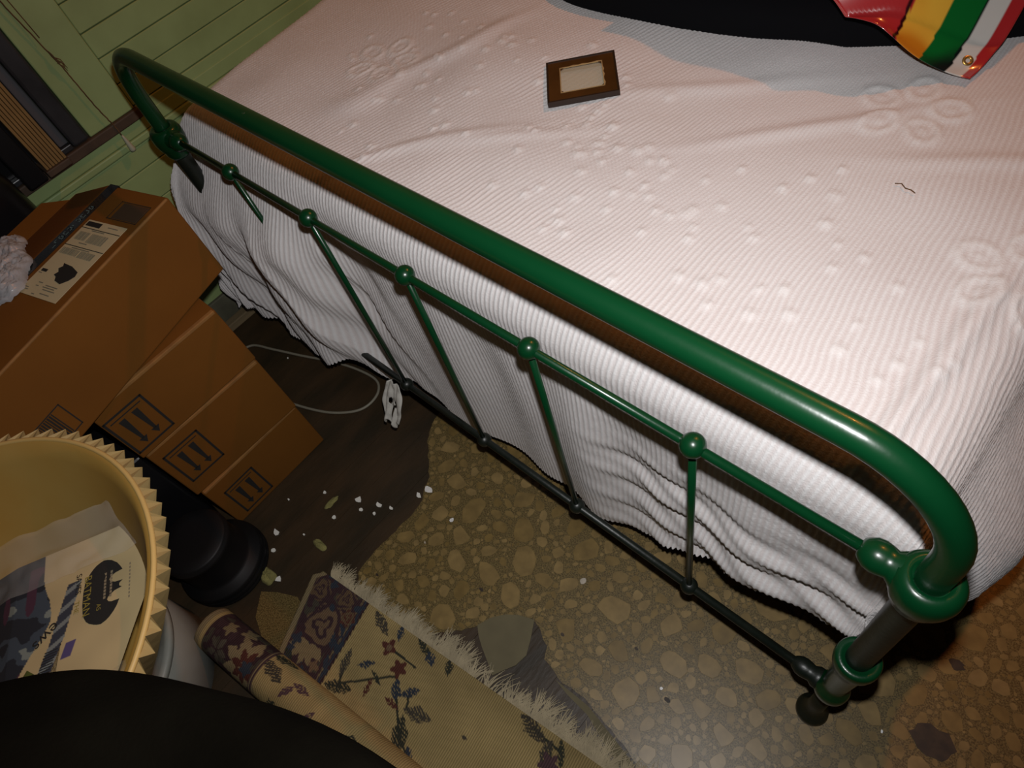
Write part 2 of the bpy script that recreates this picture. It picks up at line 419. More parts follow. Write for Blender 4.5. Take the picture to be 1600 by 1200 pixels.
sc2 = [(.425, -.500), (.455, -.478), (.50, -.455), (.535, -.462), (.565, -.50), (.575, -.56), (.52, -.56), (.46, -.54)]
SC2 = plate('vinyl_scrap', sc2, 0.0004, 0.0026, M['vinyl']); tag(SC2, 'yellowish loose vinyl scrap poking out between rug end and rug roll', 'scrap')

# ------------------------------------------------------------------ bed footboard (green iron)
FB = empty('bed_footboard', (0.6875, 0, 0))
tag(FB, 'green painted iron bed footboard with ball-jointed spindles', 'bed frame')
def P(o):
    o.location = (-0.6875, 0, 0); return o
g = M['green']; XL, XR = 0.0, 1.376
def zr(x): return 0.8355 - 0.0150 * x / 1.376
path = []
R_ = 0.105
path += [(XL, 0, 0.60), (XL, 0, 0.64), (XL, 0, 0.68), (XL, 0, 0.705)]
for i in range(0, 13):
    a = math.pi / 2 * i / 12
    path.append((XL + R_ * (1 - math.cos(a)), 0, zr(0.1) - R_ + R_ * math.sin(a)))
for i in range(1, 24):
    x = XL + R_ + (XR - XL - 2 * R_) * i / 24; path.append((x, 0, zr(x)))
for i in range(0, 13):
    a = math.pi / 2 * i / 12
    path.append((XR - R_ + R_ * math.sin(a), 0, zr(1.3) - R_ + R_ * math.cos(a)))
path += [(XR, 0, 0.69), (XR, 0, 0.66), (XR, 0, 0.60)]
P(tube('top_rail', path, 0.0142, g, FB, n=24))
for X in (XL, XR):
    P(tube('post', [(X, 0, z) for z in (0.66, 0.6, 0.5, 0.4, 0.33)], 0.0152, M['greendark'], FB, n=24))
    sgn = 1 if X == XL else -1
    # upper joint casting: stacked rings + socket towards the rail
    j = P(lathe('joint_casting', [(0.0155, 0.612), (0.020, 0.616), (0.0235, 0.624), (0.0245, 0.632), (0.0270, 0.637), (0.0290, 0.645), (0.0300, 0.655), (0.0295, 0.664), (0.0265, 0.672), (0.0215, 0.676), (0.0165, 0.676), (0.0150, 0.670)], g, FB, n=36, origin=(X, 0, 0)))
    def socket(z0, kk):
        pr = [(0.020 * kk, 0.012), (0.0195 * kk, 0.024), (0.0150 * kk, 0.030), (0.0165 * kk, 0.036), (0.0175 * kk, 0.042), (0.0165 * kk, 0.049), (0.0125 * kk, 0.055), (0.0095 * kk, 0.058), (0.0060 * kk, 0.059)]
        return P(lathe('rail_socket', pr, g if z0 > .4 else M['greendark'], FB, n=24, origin=(X, 0, z0), axis=(sgn, 0, 0)))
    socket(0.656, 0.95); socket(0.196, 0.82)
    # lower joint casting, stem and foot
    P(lathe('casting_rim', [(0.0150, 0.376), (0.0185, 0.379), (0.0245, 0.380), (0.0268, 0.374), (0.0272, 0.364), (0.0262, 0.354)], g, FB, n=36, origin=(X, 0, 0)))
    P(lathe('lower_casting', [(0.0260, 0.3535), (0.0225, 0.340), (0.0195, 0.315), (0.0180, 0.280), (0.0165, 0.235), (0.0160, 0.215), (0.0215, 0.209), (0.0235, 0.200), (0.0232, 0.188), (0.0200, 0.180), (0.0150, 0.176)], g, FB, n=36, origin=(X, 0, 0)))
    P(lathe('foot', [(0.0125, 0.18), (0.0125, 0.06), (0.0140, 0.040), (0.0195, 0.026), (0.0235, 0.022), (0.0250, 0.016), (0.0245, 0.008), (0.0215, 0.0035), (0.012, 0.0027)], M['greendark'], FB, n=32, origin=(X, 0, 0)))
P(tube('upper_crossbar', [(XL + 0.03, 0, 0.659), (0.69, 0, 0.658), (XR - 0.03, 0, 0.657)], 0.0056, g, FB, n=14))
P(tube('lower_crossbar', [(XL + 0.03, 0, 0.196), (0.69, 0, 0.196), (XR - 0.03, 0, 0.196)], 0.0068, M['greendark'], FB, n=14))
def ball(name, x, z, r, g=g):
    pr = [(r * math.sin(math.pi * i / 14) + 0.0002, -r * math.cos(math.pi * i / 14)) for i in range(15)]
    return P(lathe(name, pr, g, FB, n=24, origin=(x, 0, z)))
for i in range(1, 6):
    x = 1.370 * i / 6
    P(tube('spindle', [(x, 0, 0.655), (x, 0, 0.43), (x, 0, 0.20)], 0.0046, g, FB, n=12))
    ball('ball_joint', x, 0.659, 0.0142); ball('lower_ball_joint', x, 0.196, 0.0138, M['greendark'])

# ------------------------------------------------------------------ mattress (carries the spread)
MT = boxmesh('mattress', (-0.04, 0.075, 0.33), (1.33, 1.90, 0.648), M['rag'], None, bevel=0.05, seg=4)
tag(MT, 'mattress lying under the white chenille bedspread', 'mattress')

# ------------------------------------------------------------------ chenille bedspread
rs, rf = 0.060, 0.072
XLs, XRs, YF, ZT = -0.015, 1.300, 0.117, 0.664
aL, aR = 0.45, 0.33
s1 = np.arange(-aL, XRs - XLs + aR, 0.0017)          # cloth coordinate across
t_top = np.concatenate([np.linspace(1.93, 0.95, 36), np.arange(0.945, YF, -0.0052)])
nb = 120
S_, _ = np.meshgrid(s1, np.arange(len(t_top) + nb), indexing='ij')
xc = XLs + np.clip(s1, 0, XRs - XLs)                  # x on the top
hz_x = np.array([-.5, -.10, 0.0, .10, .20, .265, .31, .36, .40, .625, .89, 1.00, 1.06, 1.15, 1.25, 1.34, 1.45, 1.7])
hz_z = np.array([.20, .135, .118, .110, .135, .165, .15, .112, .098, .086, .104, .112, .150, .215, .255, .285, .36, .40])
hem = np.interp(XLs + s1, hz_x, hz_z)
hem = hem + 0.004 * np.sin(s1 * 31) + 0.0028 * np.cos(2 * math.pi * s1 / 0.0086)
bmax = ZT - hem + rf * (math.pi / 2 - 1)
tb = np.linspace(0, 1, nb + 1)[1:]
Yt = np.concatenate([np.repeat(t_top[None, :], len(s1), 0), np.full((len(s1), nb), YF)], 1)
Bo = np.concatenate([np.zeros((len(s1), len(t_top))), tb[None, :] * bmax[:, None]], 1)
Ao = np.clip(-S_, 0, None) + np.clip(S_ - (XRs - XLs), 0, None)
side = np.where(S_ < 0, -1.0, np.where(S_ > XRs - XLs, 1.0, 0.0))
def hang(a, r):
    q = r * math.pi / 2
    h = np.where(a < q, r * np.sin(np.clip(a, 0, q) / r), r); d = np.where(a < q, r * (1 - np.cos(np.clip(a, 0, q) / r)), r + a - q)
    return h, d
ha, da = hang(Ao, rs); hb, db = hang(Bo, rf)
Tc = Yt - Bo                                            # cloth coordinate along
pn = np.where(side > 0, 7.0, 3.0)
drop = (da ** pn + db ** pn) ** (1 / pn)
mn = np.minimum(da, db)
X = XLs + np.clip(S_, 0, XRs - XLs) + side * ha
Y = Yt - hb
Z = ZT - drop
# left edge of the bed runs slightly outward towards the head
X += -0.13 * np.clip(Y - 0.1, 0, 0.5) * (1 - sstep(-.05, .5, X))
# corners flare
X += np.where(side < 0, -1, 0) * mn * 0.32
Y += np.where(side < 0, -1, 0) * mn * 0.06
X += np.where(side > 0, 1, 0) * (mn * 0.03 + 0.098 * sstep(0.03, 0.3, da) * sstep(.0, .16, Y))
Y += np.where(side > 0, -1, 0) * mn * 0.05
# soft unevenness of the mattress top
topw = 1 - sstep(0.0, 0.05, drop)
Z += topw * (0.0065 * vnoise(X * 4.5 + 3, Y * 4.5, 1) + 0.0028 * vnoise(X * 11, Y * 11 + 5, 2))
wr = np.exp(-((X - 0.33 - 0.35 * (Y - 0.35) + 0.02 * vnoise(X * 9, Y * 9, 7)) / 0.022) ** 2) * sstep(.16, .25, Y) * (1 - sstep(.5, .62, Y))
Z += topw * 0.006 * wr
for (ax_, ay_, sl, am) in ((1.00, .50, .75, .005), (1.22, .52, .35, .004), (.83, .52, .6, .004), (.50, .20, .9, .005), (.62, .28, .8, .0035)):
    dline = (Y - ay_) - sl * (X - ax_) + 0.02 * vnoise(X * 8, Y * 8, 9)
    Z += topw * am * np.exp(-(dline / 0.016) ** 2) * np.exp(-((X - ax_) / 0.12) ** 2)
# front hang: vertical folds, fan of folds at the left, swags at the right
fr = sstep(0.05, 0.30, db) * (Bo > 0)
ph = S_ + 0.35 * np.clip(db - .1, 0, 1) * (1 - sstep(.3, .8, X))
fold = 0.009 * np.sin(2 * math.pi * (ph * 3.3 + 0.2)) + 0.006 * np.sin(2 * math.pi * (ph * 7.1 + 0.55)) + 0.007 * vnoise(ph * 9, db * 2.5, 4)
Y -= fr * fold * (1 - 0.35 * sstep(.9, 1.1, X))
lf = fr * (1 - sstep(.30, .55, X))
pl = S_ - 0.42 * np.clip(db - .02, 0, 1)
Y -= lf * (0.013 * (1 - np.abs(np.sin(math.pi * (pl * 6.2 + 0.1))) ** .7) + 0.007 * np.sin(2 * math.pi * pl * 10))
sw = sstep(.88, 1.08, X) * sstep(.16, .30, db) * (Bo > 0)
Y -= sw * (0.0062 * np.sin(2 * math.pi * ((db + 0.22 * (X - 1.1) + 0.012 * vnoise(X * 9, db * 6, 17)) / 0.098) + 1.0) + 0.0022 * np.sin(2 * math.pi * (db - .25 * X + .01 * vnoise(X * 12, db * 9, 18)) / 0.047))
# the lower left part is pushed out through the footboard
bul = (1 - sstep(.24, .40, X)) * sstep(.585, .42, Z) if False else (1 - sstep(.24, .40, X)) * (1 - sstep(.47, .635, Z)) * (Bo > 0)
Y -= 0.082 * bul
# side skirts
sk = sstep(0.04, .2, da) * (np.abs(side) > 0)
X += side * sk * (0.010 * np.sin(2 * math.pi * (Tc * 4.0 + .3)) + 0.008 * vnoise(Tc * 13, da * 6, 6))
# raised hem ridge on the right top edge
rid = np.exp(-((S_ - (XRs - XLs) + 0.012 - 0.05 * (Y - .15)) / 0.013) ** 2) * (1 - sstep(.26, .45, Y))
Z += 0.010 * rid * topw
Pn = np.stack([X, Y, Z], -1)
gu = np.gradient(Pn, axis=0); gv = np.gradient(Pn, axis=1)
N = np.cross(gv, gu); N /= np.linalg.norm(N, axis=-1, keepdims=True) + 1e-12
if N[len(s1) // 2, 40, 2] < 0: N = -N
# ribs and tufts
wav = 0.011 * vnoise(S_ * 5, Tc * 4.2, 12) + 0.005 * vnoise(S_ * 13, Tc * 10, 13)
lean = (0.42 * (1 - sstep(.75, 1.25, S_)) - 0.18 * sstep(.9, 1.3, S_)) * np.clip(Tc - .08, 0, 2)
wav = 0.026 * vnoise(S_ * 3.1 + 2, Tc * 3.4, 12) + 0.010 * vnoise(S_ * 8, Tc * 8, 13) + 0.003 * vnoise(S_ * 22, Tc * 22, 19)
ribphase = (S_ - lean + wav * sstep(-.02, .2, Tc) + 0.004 * vnoise(S_ * 9, Tc * 9, 16)) / 0.0086
rib = (0.5 + 0.5 * np.cos(2 * math.pi * ribphase)) ** 1.3
bead = 0.82 + 0.18 * np.sin(2 * math.pi * Tc / 0.012 + 6 * vnoise(S_ * 110, S_ * 0 + 1, 14))
ramp = 0.0016 * (1 - 0.45 * sstep(.75, 1.2, X) * topw)
disp = ramp * rib * bead
tuft = np.zeros_like(disp)
spots = [(.837, .117), (1.129, .318), (1.048, .406), (1.201, .22), (1.213, .289), (1.074, .436), (1.027, .375), (1.089, .39), (1.101, .343), (1.164, .313), (1.202, .181),
         (1.257, .195), (1.25, .167), (1.088, .215), (1.113, .228), (1.142, .282), (1.137, .198), (1.099, .177), (1.052, .164), (1.043, .206), (.999, .185), (1.262, .231), (1.302, .22), (1.294, .201)]
r2 = random.Random(5)
for i in range(34): spots.append((r2.gauss(.74, .07), r2.gauss(.34, .06)))
for i in range(26): spots.append((r2.gauss(.90, .06), r2.gauss(.25, .06)))
for i in range(22): spots.append((r2.gauss(.40, .08), r2.gauss(.26, .06)))
for i in range(30): spots.append((r2.uniform(.15, .6), r2.uniform(.3, .55)))
def sub(x, y, r):
    return np.nonzero(((X - x) ** 2 + (Y - y) ** 2) < r * r * 9)
for (x, y) in spots:
    r = r2.uniform(0.0055, 0.0095); ij = sub(x, y, r)
    u = X[ij] - x; v = Y[ij] - y
    e = np.exp(-((u * u + v * v * 1.7) / (r * r)) ** 1.6) * (0.75 + 0.35 * vnoise(X[ij] * 420, Y[ij] * 420, 3))
    tuft[ij] = np.maximum(tuft[ij], e)
for (fx, fy, fs) in ((1.094, .578, 1.0), (1.305, .36, .95), (.245, .354, 1.0), (.90, .80, 1.0)):
    ij = sub(fx, fy, 0.03 * fs)
    u = X[ij] - fx; v = Y[ij] - fy; th = np.arctan2(v, u); rr = np.hypot(u, v)
    tot = np.zeros_like(u)
    for kx in range(5):
        a = 2 * math.pi * kx / 5 + .4; cx, cy = 0.046 * fs * math.cos(a), 0.046 * fs * math.sin(a)
        uu = (u - cx) * math.cos(a) + (v - cy) * math.sin(a); vv = -(u - cx) * math.sin(a) + (v - cy) * math.cos(a)
        d = np.hypot(uu / 1.25, vv)
        tot = np.maximum(tot, np.exp(-((d - 0.018 * fs) / 0.0055) ** 2)); tot = np.maximum(tot, 0.7 * np.exp(-(d / 0.007) ** 2))
    tuft[ij] = np.maximum(tuft[ij], tot * (0.75 + 0.3 * vnoise(X[ij] * 380, Y[ij] * 380, 8)))
disp = disp * (1 - 0.5 * np.clip(tuft, 0, 1)) + 0.0034 * tuft + 0.0003 * vnoise(S_ * 400, Tc * 400, 15)
Pn = Pn + N * disp[..., None]

def spread_mat():
    mt, nt, b = nodes_of('chenille_cotton'); L = nt.links.new
    a = nt.nodes.new('ShaderNodeAttribute'); a.attribute_name = 'tuft'
    r = nt.nodes.new('ShaderNodeAttribute'); r.attribute_name = 'rib'
    tc = nt.nodes.new('ShaderNodeTexCoord')
    n = nt.nodes.new('ShaderNodeTexNoise'); n.inputs['Scale'].default_value = 5; n.inputs['Detail'].default_value = 5
    L(tc.outputs['Object'], n.inputs['Vector'])
    c0 = nt.nodes.new('ShaderNodeMixRGB'); c0.inputs[1].default_value = (0.655, 0.60, 0.595, 1); c0.inputs[2].default_value = (0.70, 0.655, 0.635, 1)
    L(n.outputs['Fac'], c0.inputs[0])
    c1 = nt.nodes.new('ShaderNodeMixRGB'); c1.inputs[2].default_value = (0.765, 0.755, 0.755, 1)
    L(r.outputs['Fac'], c1.inputs[0]); L(c0.outputs[0], c1.inputs[1])
    c2 = nt.nodes.new('ShaderNodeMixRGB'); c2.inputs[2].default_value = (0.78, 0.77, 0.765, 1)
    L(a.outputs['Fac'], c2.inputs[0]); L(c1.outputs[0], c2.inputs[1]); L(c2.outputs[0], b.inputs['Base Color'])
    b.inputs['Roughness'].default_value = 1.0; b.inputs['Specular IOR Level'].default_value = 0.1; b.inputs['Sheen Weight'].default_value = 0.1
    n2 = nt.nodes.new('ShaderNodeTexNoise'); n2.inputs['Scale'].default_value = 420; n2.inputs['Detail'].default_value = 4
    L(tc.outputs['Object'], n2.inputs['Vector'])
    bp = nt.nodes.new('ShaderNodeBump'); bp.inputs['Strength'].default_value = 0.35; bp.inputs['Distance'].default_value = 0.002
    L(n2.outputs['Fac'], bp.inputs['Height']); L(bp.outputs['Normal'], b.inputs['Normal'])
    return mt
BS = gridmesh('bedspread', Pn, spread_mat(), None, True, {'tuft': np.clip(tuft, 0, 1), 'rib': rib})
tag(BS, 'white ribbed chenille bedspread with tufted flowers draped over the bed', 'bedspread')

# ------------------------------------------------------------------ things on the bed
ZB = 0.668
def ztop(x, y):
    i = np.argmin(np.abs(s1 - (x - XLs))); j = np.argmin(np.abs(t_top - y)); return float(Pn[i, j, 2])
# small wooden frame lying flat
PF = empty('picture_frame', (0.640, 0.449, ZB - 0.002), math.atan2(.068, .077)); tag(PF, 'small square brown wooden picture frame lying on the bedspread', 'frame')
PF.rotation_euler = (0.0, 0.0, math.radians(41.5))
hs, inn = 0.054, 0.0335
for kx in range(4):
    pts = [(-hs, -hs), (hs, -hs), (inn, -inn), (-inn, -inn)]
    a = kx * math.pi / 2
    rot = lambda p: (p[0] * math.cos(a) - p[1] * math.sin(a), p[0] * math.sin(a) + p[1] * math.cos(a))
    plate('frame_side', [rot(p) for p in pts], 0.0, 0.0078, M['frame'], PF)
    plate('frame_lip', [rot(p) for p in [(-hs - .002, -hs - .002), (hs + .002, -hs - .002), (hs - .001, -hs + .001), (-hs + .001, -hs + .001)]], 0.0, 0.0090, M['framedark'], PF)
    gl = [rot(p) for p in [(-inn - .0012, -inn - .0012)] + [(-inn + (2 * inn) * i / 9, -inn - 0.0012 - (0.0016 if i in (1, 4, 6) and kx in (1, 2) else 0)) for i in range(1, 9)] + [(inn + .0012, -inn - .0012), (inn, -inn + .0003), (-inn, -inn + .0003)]]
    plate('gilt_edge', gl, 0.0070, 0.0082, M['gilt'], PF)
rp = []
for kx in range(4):
    for i in range(4):
        a = kx * math.pi / 2 + i * math.pi / 6 - 0.0
        cx, cy = [(1, 1), (-1, 1), (-1, -1), (1, -1)][kx]
        rp.append((cx * (inn - .006) + .0062 * math.cos(a), cy * (inn - .006) + .0062 * math.sin(a)))
plate('pane', rp, 0.0048, 0.0060, M['glass'], PF)
for (cx, cy) in ((1, 1), (-1, 1), (-1, -1), (1, -1)):
    pts = [(cx * (inn + .001), cy * (inn + .001)), (cx * (inn - .007), cy * (inn + .001)), (cx * (inn - .0035), cy * (inn - .0015)), (cx * (inn - .0015), cy * (inn - .0035)), (cx * (inn + .001), cy * (inn - .007))]
    plate('corner_fillet', pts, 0.003, 0.0077, M['frame'], PF)

# black folded garment
nu, nv = 90, 60
uu, vv = np.meshgrid(np.linspace(0, 2 * math.pi, nu, endpoint=False), np.linspace(0, 1, nv), indexing='ij')
def sgnp(x, p): return np.sign(x) * np.abs(x) ** p
rad_ = np.sin(vv * math.pi * 0.5) ** 0.75
gx = 0.86 + 0.515 * sgnp(np.cos(uu), .5) * rad_; gy = 0.895 + 0.250 * sgnp(np.sin(uu), .55) * rad_
gy = gy + (-.048 + 0.10 * (gx - .36) + .45 * np.clip(gx - .93, 0, 1)) * np.clip(-np.sin(uu) * 1.6, 0, 1) * rad_ + 0.006 * vnoise(gx * 9, gy * 4, 21)
gz = ZB - 0.006 + 0.082 * np.cos(vv * math.pi * .5) ** 0.5 + 0.005 * vnoise(gx * 11, gy * 11, 22) * (1 - vv ** 6)
BG = gridmesh('black_garment', np.stack([gx, gy, gz], -1), M['blackcloth'], closed_u=True)
tag(BG, 'black folded cloth lying at the head side of the bedspread', 'garment')

# glossy printed banner lying over the black garment
nu, nv = 260, 150
U, Vv = np.meshgrid(np.linspace(0, 1, nu), np.linspace(0, 1, nv), indexing='ij')
# corner near the grommet at (1.133,.66); long edge runs to upper left, short edge to the right
e0 = np.array([1.132, .655]); dU = np.array([-1.0, 0.0]); dV = np.array([0.14, 0.99])
dU = dU / np.linalg.norm(dU); dV = dV / np.linalg.norm(dV)
su, sv = U * 0.52, Vv * 0.40
bx = e0[0] + dU[0] * su + dV[0] * sv; by = e0[1] + dU[1] * su + dV[1] * sv
# bulging, wavy sheet; low at the near corner, riding up on the garment behind
yfr = .597 + .10 * (bx - .36) + .45 * np.clip(bx - .93, 0, 1)
dfr = by - yfr
bz = 0.6745 + np.maximum(0.055 * sstep(.005, .13, su), 0.096 * sstep(-.055, .010, dfr))
bz = bz + 0.007 * (1 + np.sin(su * 30 + 3.4 - sv * 14)) * sstep(0.03, .10, su) + 0.009 * (1 + np.sin(sv * 34 + su * 22 - 1.6)) * sstep(.008, .05, sv) + 0.003 * vnoise(su * 22, sv * 22, 33) * sstep(.0, .04, sv)
by = by - .034 * sstep(0, .11, su) + .10 * np.clip(su - .19, 0, 1)
col = np.zeros((nu, nv, 3))
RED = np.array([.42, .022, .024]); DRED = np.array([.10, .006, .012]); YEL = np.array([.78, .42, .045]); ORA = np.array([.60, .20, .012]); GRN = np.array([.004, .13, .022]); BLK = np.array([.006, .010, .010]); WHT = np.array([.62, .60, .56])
wob = 0.0025 * vnoise(sv * 18, su * 5, 41)
# bands run along V, measured along U from the grommet corner
b_ = su + wob
def band(c, lo, hi): 
    mk = (b_ >= lo) & (b_ < hi); col[mk] = c
col[:] = RED
band(RED, -1, .013); band(WHT, .013, .033); band(BLK, .033, .036)
mk = (b_ >= .036) & (b_ < .066); tt = sstep(-.2, .25, vnoise(su * 30, sv * 16, 43))[mk][:, None]; col[mk] = BLK * (1 - tt) + GRN * tt
lim = .066 + .030 + 0.008 * np.sin(sv * 60)
mk = (b_ >= .066) & (b_ < lim); tt = sstep(-.3, .4, vnoise(su * 26 + 3, sv * 30, 44))[mk][:, None]; col[mk] = YEL * (1 - tt) + ORA * tt
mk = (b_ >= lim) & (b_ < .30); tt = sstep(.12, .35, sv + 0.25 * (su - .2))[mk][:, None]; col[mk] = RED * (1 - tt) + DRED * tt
line = np.abs(b_ - (.100 + .14 * sv)) < .0018; col[line] = DRED * .35
BNm = attrmat('banner_print', 'col', rough=0.22, coat=1.0, spec=0.6)
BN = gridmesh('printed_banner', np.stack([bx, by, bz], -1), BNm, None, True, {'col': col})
sol = BN.modifiers.new('thickness', 'SOLIDIFY'); sol.thickness = 0.0008
tag(BN, 'glossy red, green and yellow printed vinyl banner with a brass grommet', 'banner')
gi = (np.abs(U[:, 0] * .52 - .021)).argmin(); gj = (np.abs(Vv[0] * .40 - .030)).argmin()
gp = np.array([bx[gi, gj], by[gi, gj], bz[gi, gj]])
ta = np.array([bx[gi + 3, gj] - bx[gi - 3, gj], by[gi + 3, gj] - by[gi - 3, gj], bz[gi + 3, gj] - bz[gi - 3, gj]]); tb_ = np.array([bx[gi, gj + 3] - bx[gi, gj - 3], by[gi, gj + 3] - by[gi, gj - 3], bz[gi, gj + 3] - bz[gi, gj - 3]])
nn = np.cross(ta, tb_); nn /= np.linalg.norm(nn); nn = nn if nn[2] > 0 else -nn
o = lathe('grommet', [(0.0025, 0.0002), (0.0032, 0.0018), (0.0045, 0.0026), (0.0065, 0.0020), (0.0076, 0.0008), (0.0076, -0.0006)], M['brass'], BN, n=24, origin=tuple(gp), axis=tuple(nn)); o['label'] = 'brass grommet ring'

# dark thread on the spread
tp = [(1.139, .436, ztop(1.139, .436) + .003), (1.146, .438, ztop(1.146, .438) + .0035), (1.153, .432, ztop(1.15, .432) + .004), (1.160, .432, ztop(1.16, .432) + .0035), (1.166, .429, ztop(1.166, .429) + .003)]
o = tube('thread', tp, 0.0006, M['cord'], None, n=6); tag(o, 'tiny dark thread lying on the bedspread', 'thread')

# ------------------------------------------------------------------ cartons beside the bed
def arrowmark(parent, x, yc, zc, h, wd):
    """two down-pointing arrows in a square, printed on a face looking to +x"""
    def flat(name, polys):
        V = []; F = []
        for pg in polys:
            b0 = len(V); V += [(x + 0.0006, yc + a, zc + b) for a, b in pg]; F.append(tuple(range(b0, b0 + len(pg))))
        return pymesh(name, V, F, M['ink'], parent, smooth=False)
    t = 0.0045
    flat('printed_frame', [[(-wd, -h), (wd, -h), (wd, -h + t), (-wd, -h + t)], [(-wd, h - t), (wd, h - t), (wd, h), (-wd, h)], [(-wd, -h), (-wd + t, -h), (-wd + t, h), (-wd, h)], [(wd - t, -h), (wd, -h), (wd, h), (wd - t, h)]])
    flat('printed_bar', [[(-wd + .009, h - .0135), (wd - .009, h - .0135), (wd - .009, h - .011), (-wd + .009, h - .011)]])
    for dx in (-0.0135, 0.0135):
        flat('printed_arrow', [[(dx - .0065, h - .019), (dx + .0065, h - .019), (dx + .0028, -h + .024), (dx - .0028, -h + .024)], [(dx - .0085, -h + .026), (dx + .0085, -h + .026), (dx, -h + .0105)]])

def carton(name, y0, y1, z0, z1, x0, x1, rz, label, mk):
    cx, cy = (x0 + x1) / 2, (y0 + y1) / 2
    e = empty(name, (cx, cy, z0), rz); tag(e, label, 'box', 'stack of small cardboard boxes')
    o = boxmesh('carton_body', (x0 - cx, y0 - cy, 0), (x1 - cx, y1 - cy, z1 - z0), M['kraft'], e, bevel=0.003)
    boxmesh('worn_edge', (x1 - cx - 0.0080, y0 - cy + .003, z1 - z0 - 0.0070), (x1 - cx + 0.0005, y1 - cy - .003, z1 - z0 + 0.0004), M['kraft_edge'], e, bevel=0.0014)
    boxmesh('flap_seam', ((x0 - cx) + .15, y0 - cy + .004, z1 - z0 - .0004), ((x0 - cx) + .1525, y1 - cy - .004, z1 - z0 + .0006), M['inkbrown'], e)
    arrowmark(e, x1 - cx, mk[0] - cy, mk[1] - z0, mk[2], mk[2] * .78)
    return e
carton('shipping_box', -.440, -.180, .0012, .155, -.05, .250, 0.02, 'bottom cardboard box of the stack, arrows printed near the floor', (-.374, .064, .050))
carton('shipping_box', -.442, -.172, .156, .330, -.05, .250, -0.02, 'middle cardboard box of the stack, arrows printed on its side', (-.386, .247, .052))
carton('shipping_box', -.450, -.174, .331, .482, -.05, .250, 0.01, 'upper small cardboard box directly under the large taped carton', (-.407, .398, .052))

# big carton on top, turned a little
A = Vector((.176, -.100, 0)); e1 = Vector((.281, -.960, 0)).normalized(); e2 = Vector((-e1.y * -1, -e1.x, 0)); e2 = Vector((-.960, -.281, 0)).normalized()
BB = empty('large_carton', (A.x, A.y, 0.4835)); BB.matrix_world = Matrix(((e1.x, e2.x, 0, A.x), (e1.y, e2.y, 0, A.y), (0, 0, 1, 0.4835), (0, 0, 0, 1))) if False else Matrix.Identity(4)
BB.location = (A.x, A.y, 0.4835); BB.rotation_euler = (0, 0, math.atan2(e1.y, e1.x))
# local frame: +x along the length (towards the viewer), -y towards the wall
tag(BB, 'large cardboard carton with black tape and shipping label on top of the box stack', 'box')
Lg, Wd, Hh = 0.56, 0.300, 0.1765
bm = bmesh.new()
hs_ = Hh - 0.046
pr = [(0, 0), (-Wd, 0), (-Wd, hs_), (-0.155, Hh), (0, Hh)]
v0 = [bm.verts.new((0, y, z)) for y, z in pr]; v1 = [bm.verts.new((Lg, y, z)) for y, z in pr]
bm.faces.new(v0); bm.faces.new(v1[::-1])
for i in range(5): bm.faces.new((v0[i], v1[i], v1[(i + 1) % 5], v0[(i + 1) % 5]))
bmesh.ops.recalc_face_normals(bm, faces=list(bm.faces))
bmesh.ops.bevel(bm, geom=list(bm.edges), offset=0.004, segments=3, affect='EDGES', profile=0.5)
me = bpy.data.meshes.new('carton_body'); bm.to_mesh(me); bm.free(); link('carton_body', me, M['kraft'], BB, smooth=False)
boxmesh('worn_edge', (.004, -.0042, Hh - .0040), (Lg - .004, .0005, Hh + .0006), M['kraft_edge'], BB, bevel=0.0016)
# tape running along the ridge, over the far end
def bxflat(name, x0, x1, y0, y1, z, mt, parent=BB): return boxmesh(name, (x0, y0, z), (x1, y1, z + .0006), mt, parent)
zt = Hh + 0.0004
bxflat('tape_strip', -0.001, Lg, -.150, -.127, zt, M['tape'])
boxmesh('tape_strip', (-.0012, -.150, Hh - .05), (-.0004, -.127, Hh + .001), M['tape'], BB)
def textmesh(name, s, size, mt, parent, M4, fn=None):
    cu = bpy.data.curves.new(name, 'FONT'); cu.body = s; cu.size = size; cu.align_x = 'LEFT'; cu.fill_mode = 'FRONT'
    t = bpy.data.objects.new(name, cu); COL.objects.link(t); bpy.context.view_layer.update()
    me = bpy.data.meshes.new_from_object(t); bpy.data.objects.remove(t)
    me.transform(M4)
    if fn: 
        for v in me.vertices: v.co = fn(v.co)
    return link(name, me, mt, parent, smooth=False)
r3 = random.Random(4)
for (x0, x1) in ((.055, .150), (.205, .222), (.245, .262), (.33, .42)):
    V = []; F = []; x = x0
    while x < x1:                      # worn-off block lettering, no longer readable
        for (a0, a1, b0_, b1) in ((0, .0022, 0, .011), (0, .0075, .0088, .011), (0, .0065, .0, .0018), (.0052, .0072, .002, .007)):
            if r3.random() < .75:
                b0 = len(V); V += [(x + a0, -.144 + b0_, zt + .0009), (x + a1, -.144 + b0_, zt + .0009), (x + a1, -.144 + b1, zt + .0009), (x + a0, -.144 + b1, zt + .0009)]; F.append((b0, b0 + 1, b0 + 2, b0 + 3))
        x += .0105
    pymesh('tape_lettering', V, F, M['tapeprint'], BB, smooth=False)
# shipping label
SL = bxflat('shipping_label', .083, .250, -.117, -.020, zt, M['labelpaper'])
def lb(name, x0, x1, y0, y1, mt=M['ink']): return bxflat(name, x0, x1, y0, y1, zt + .0005, mt, SL)
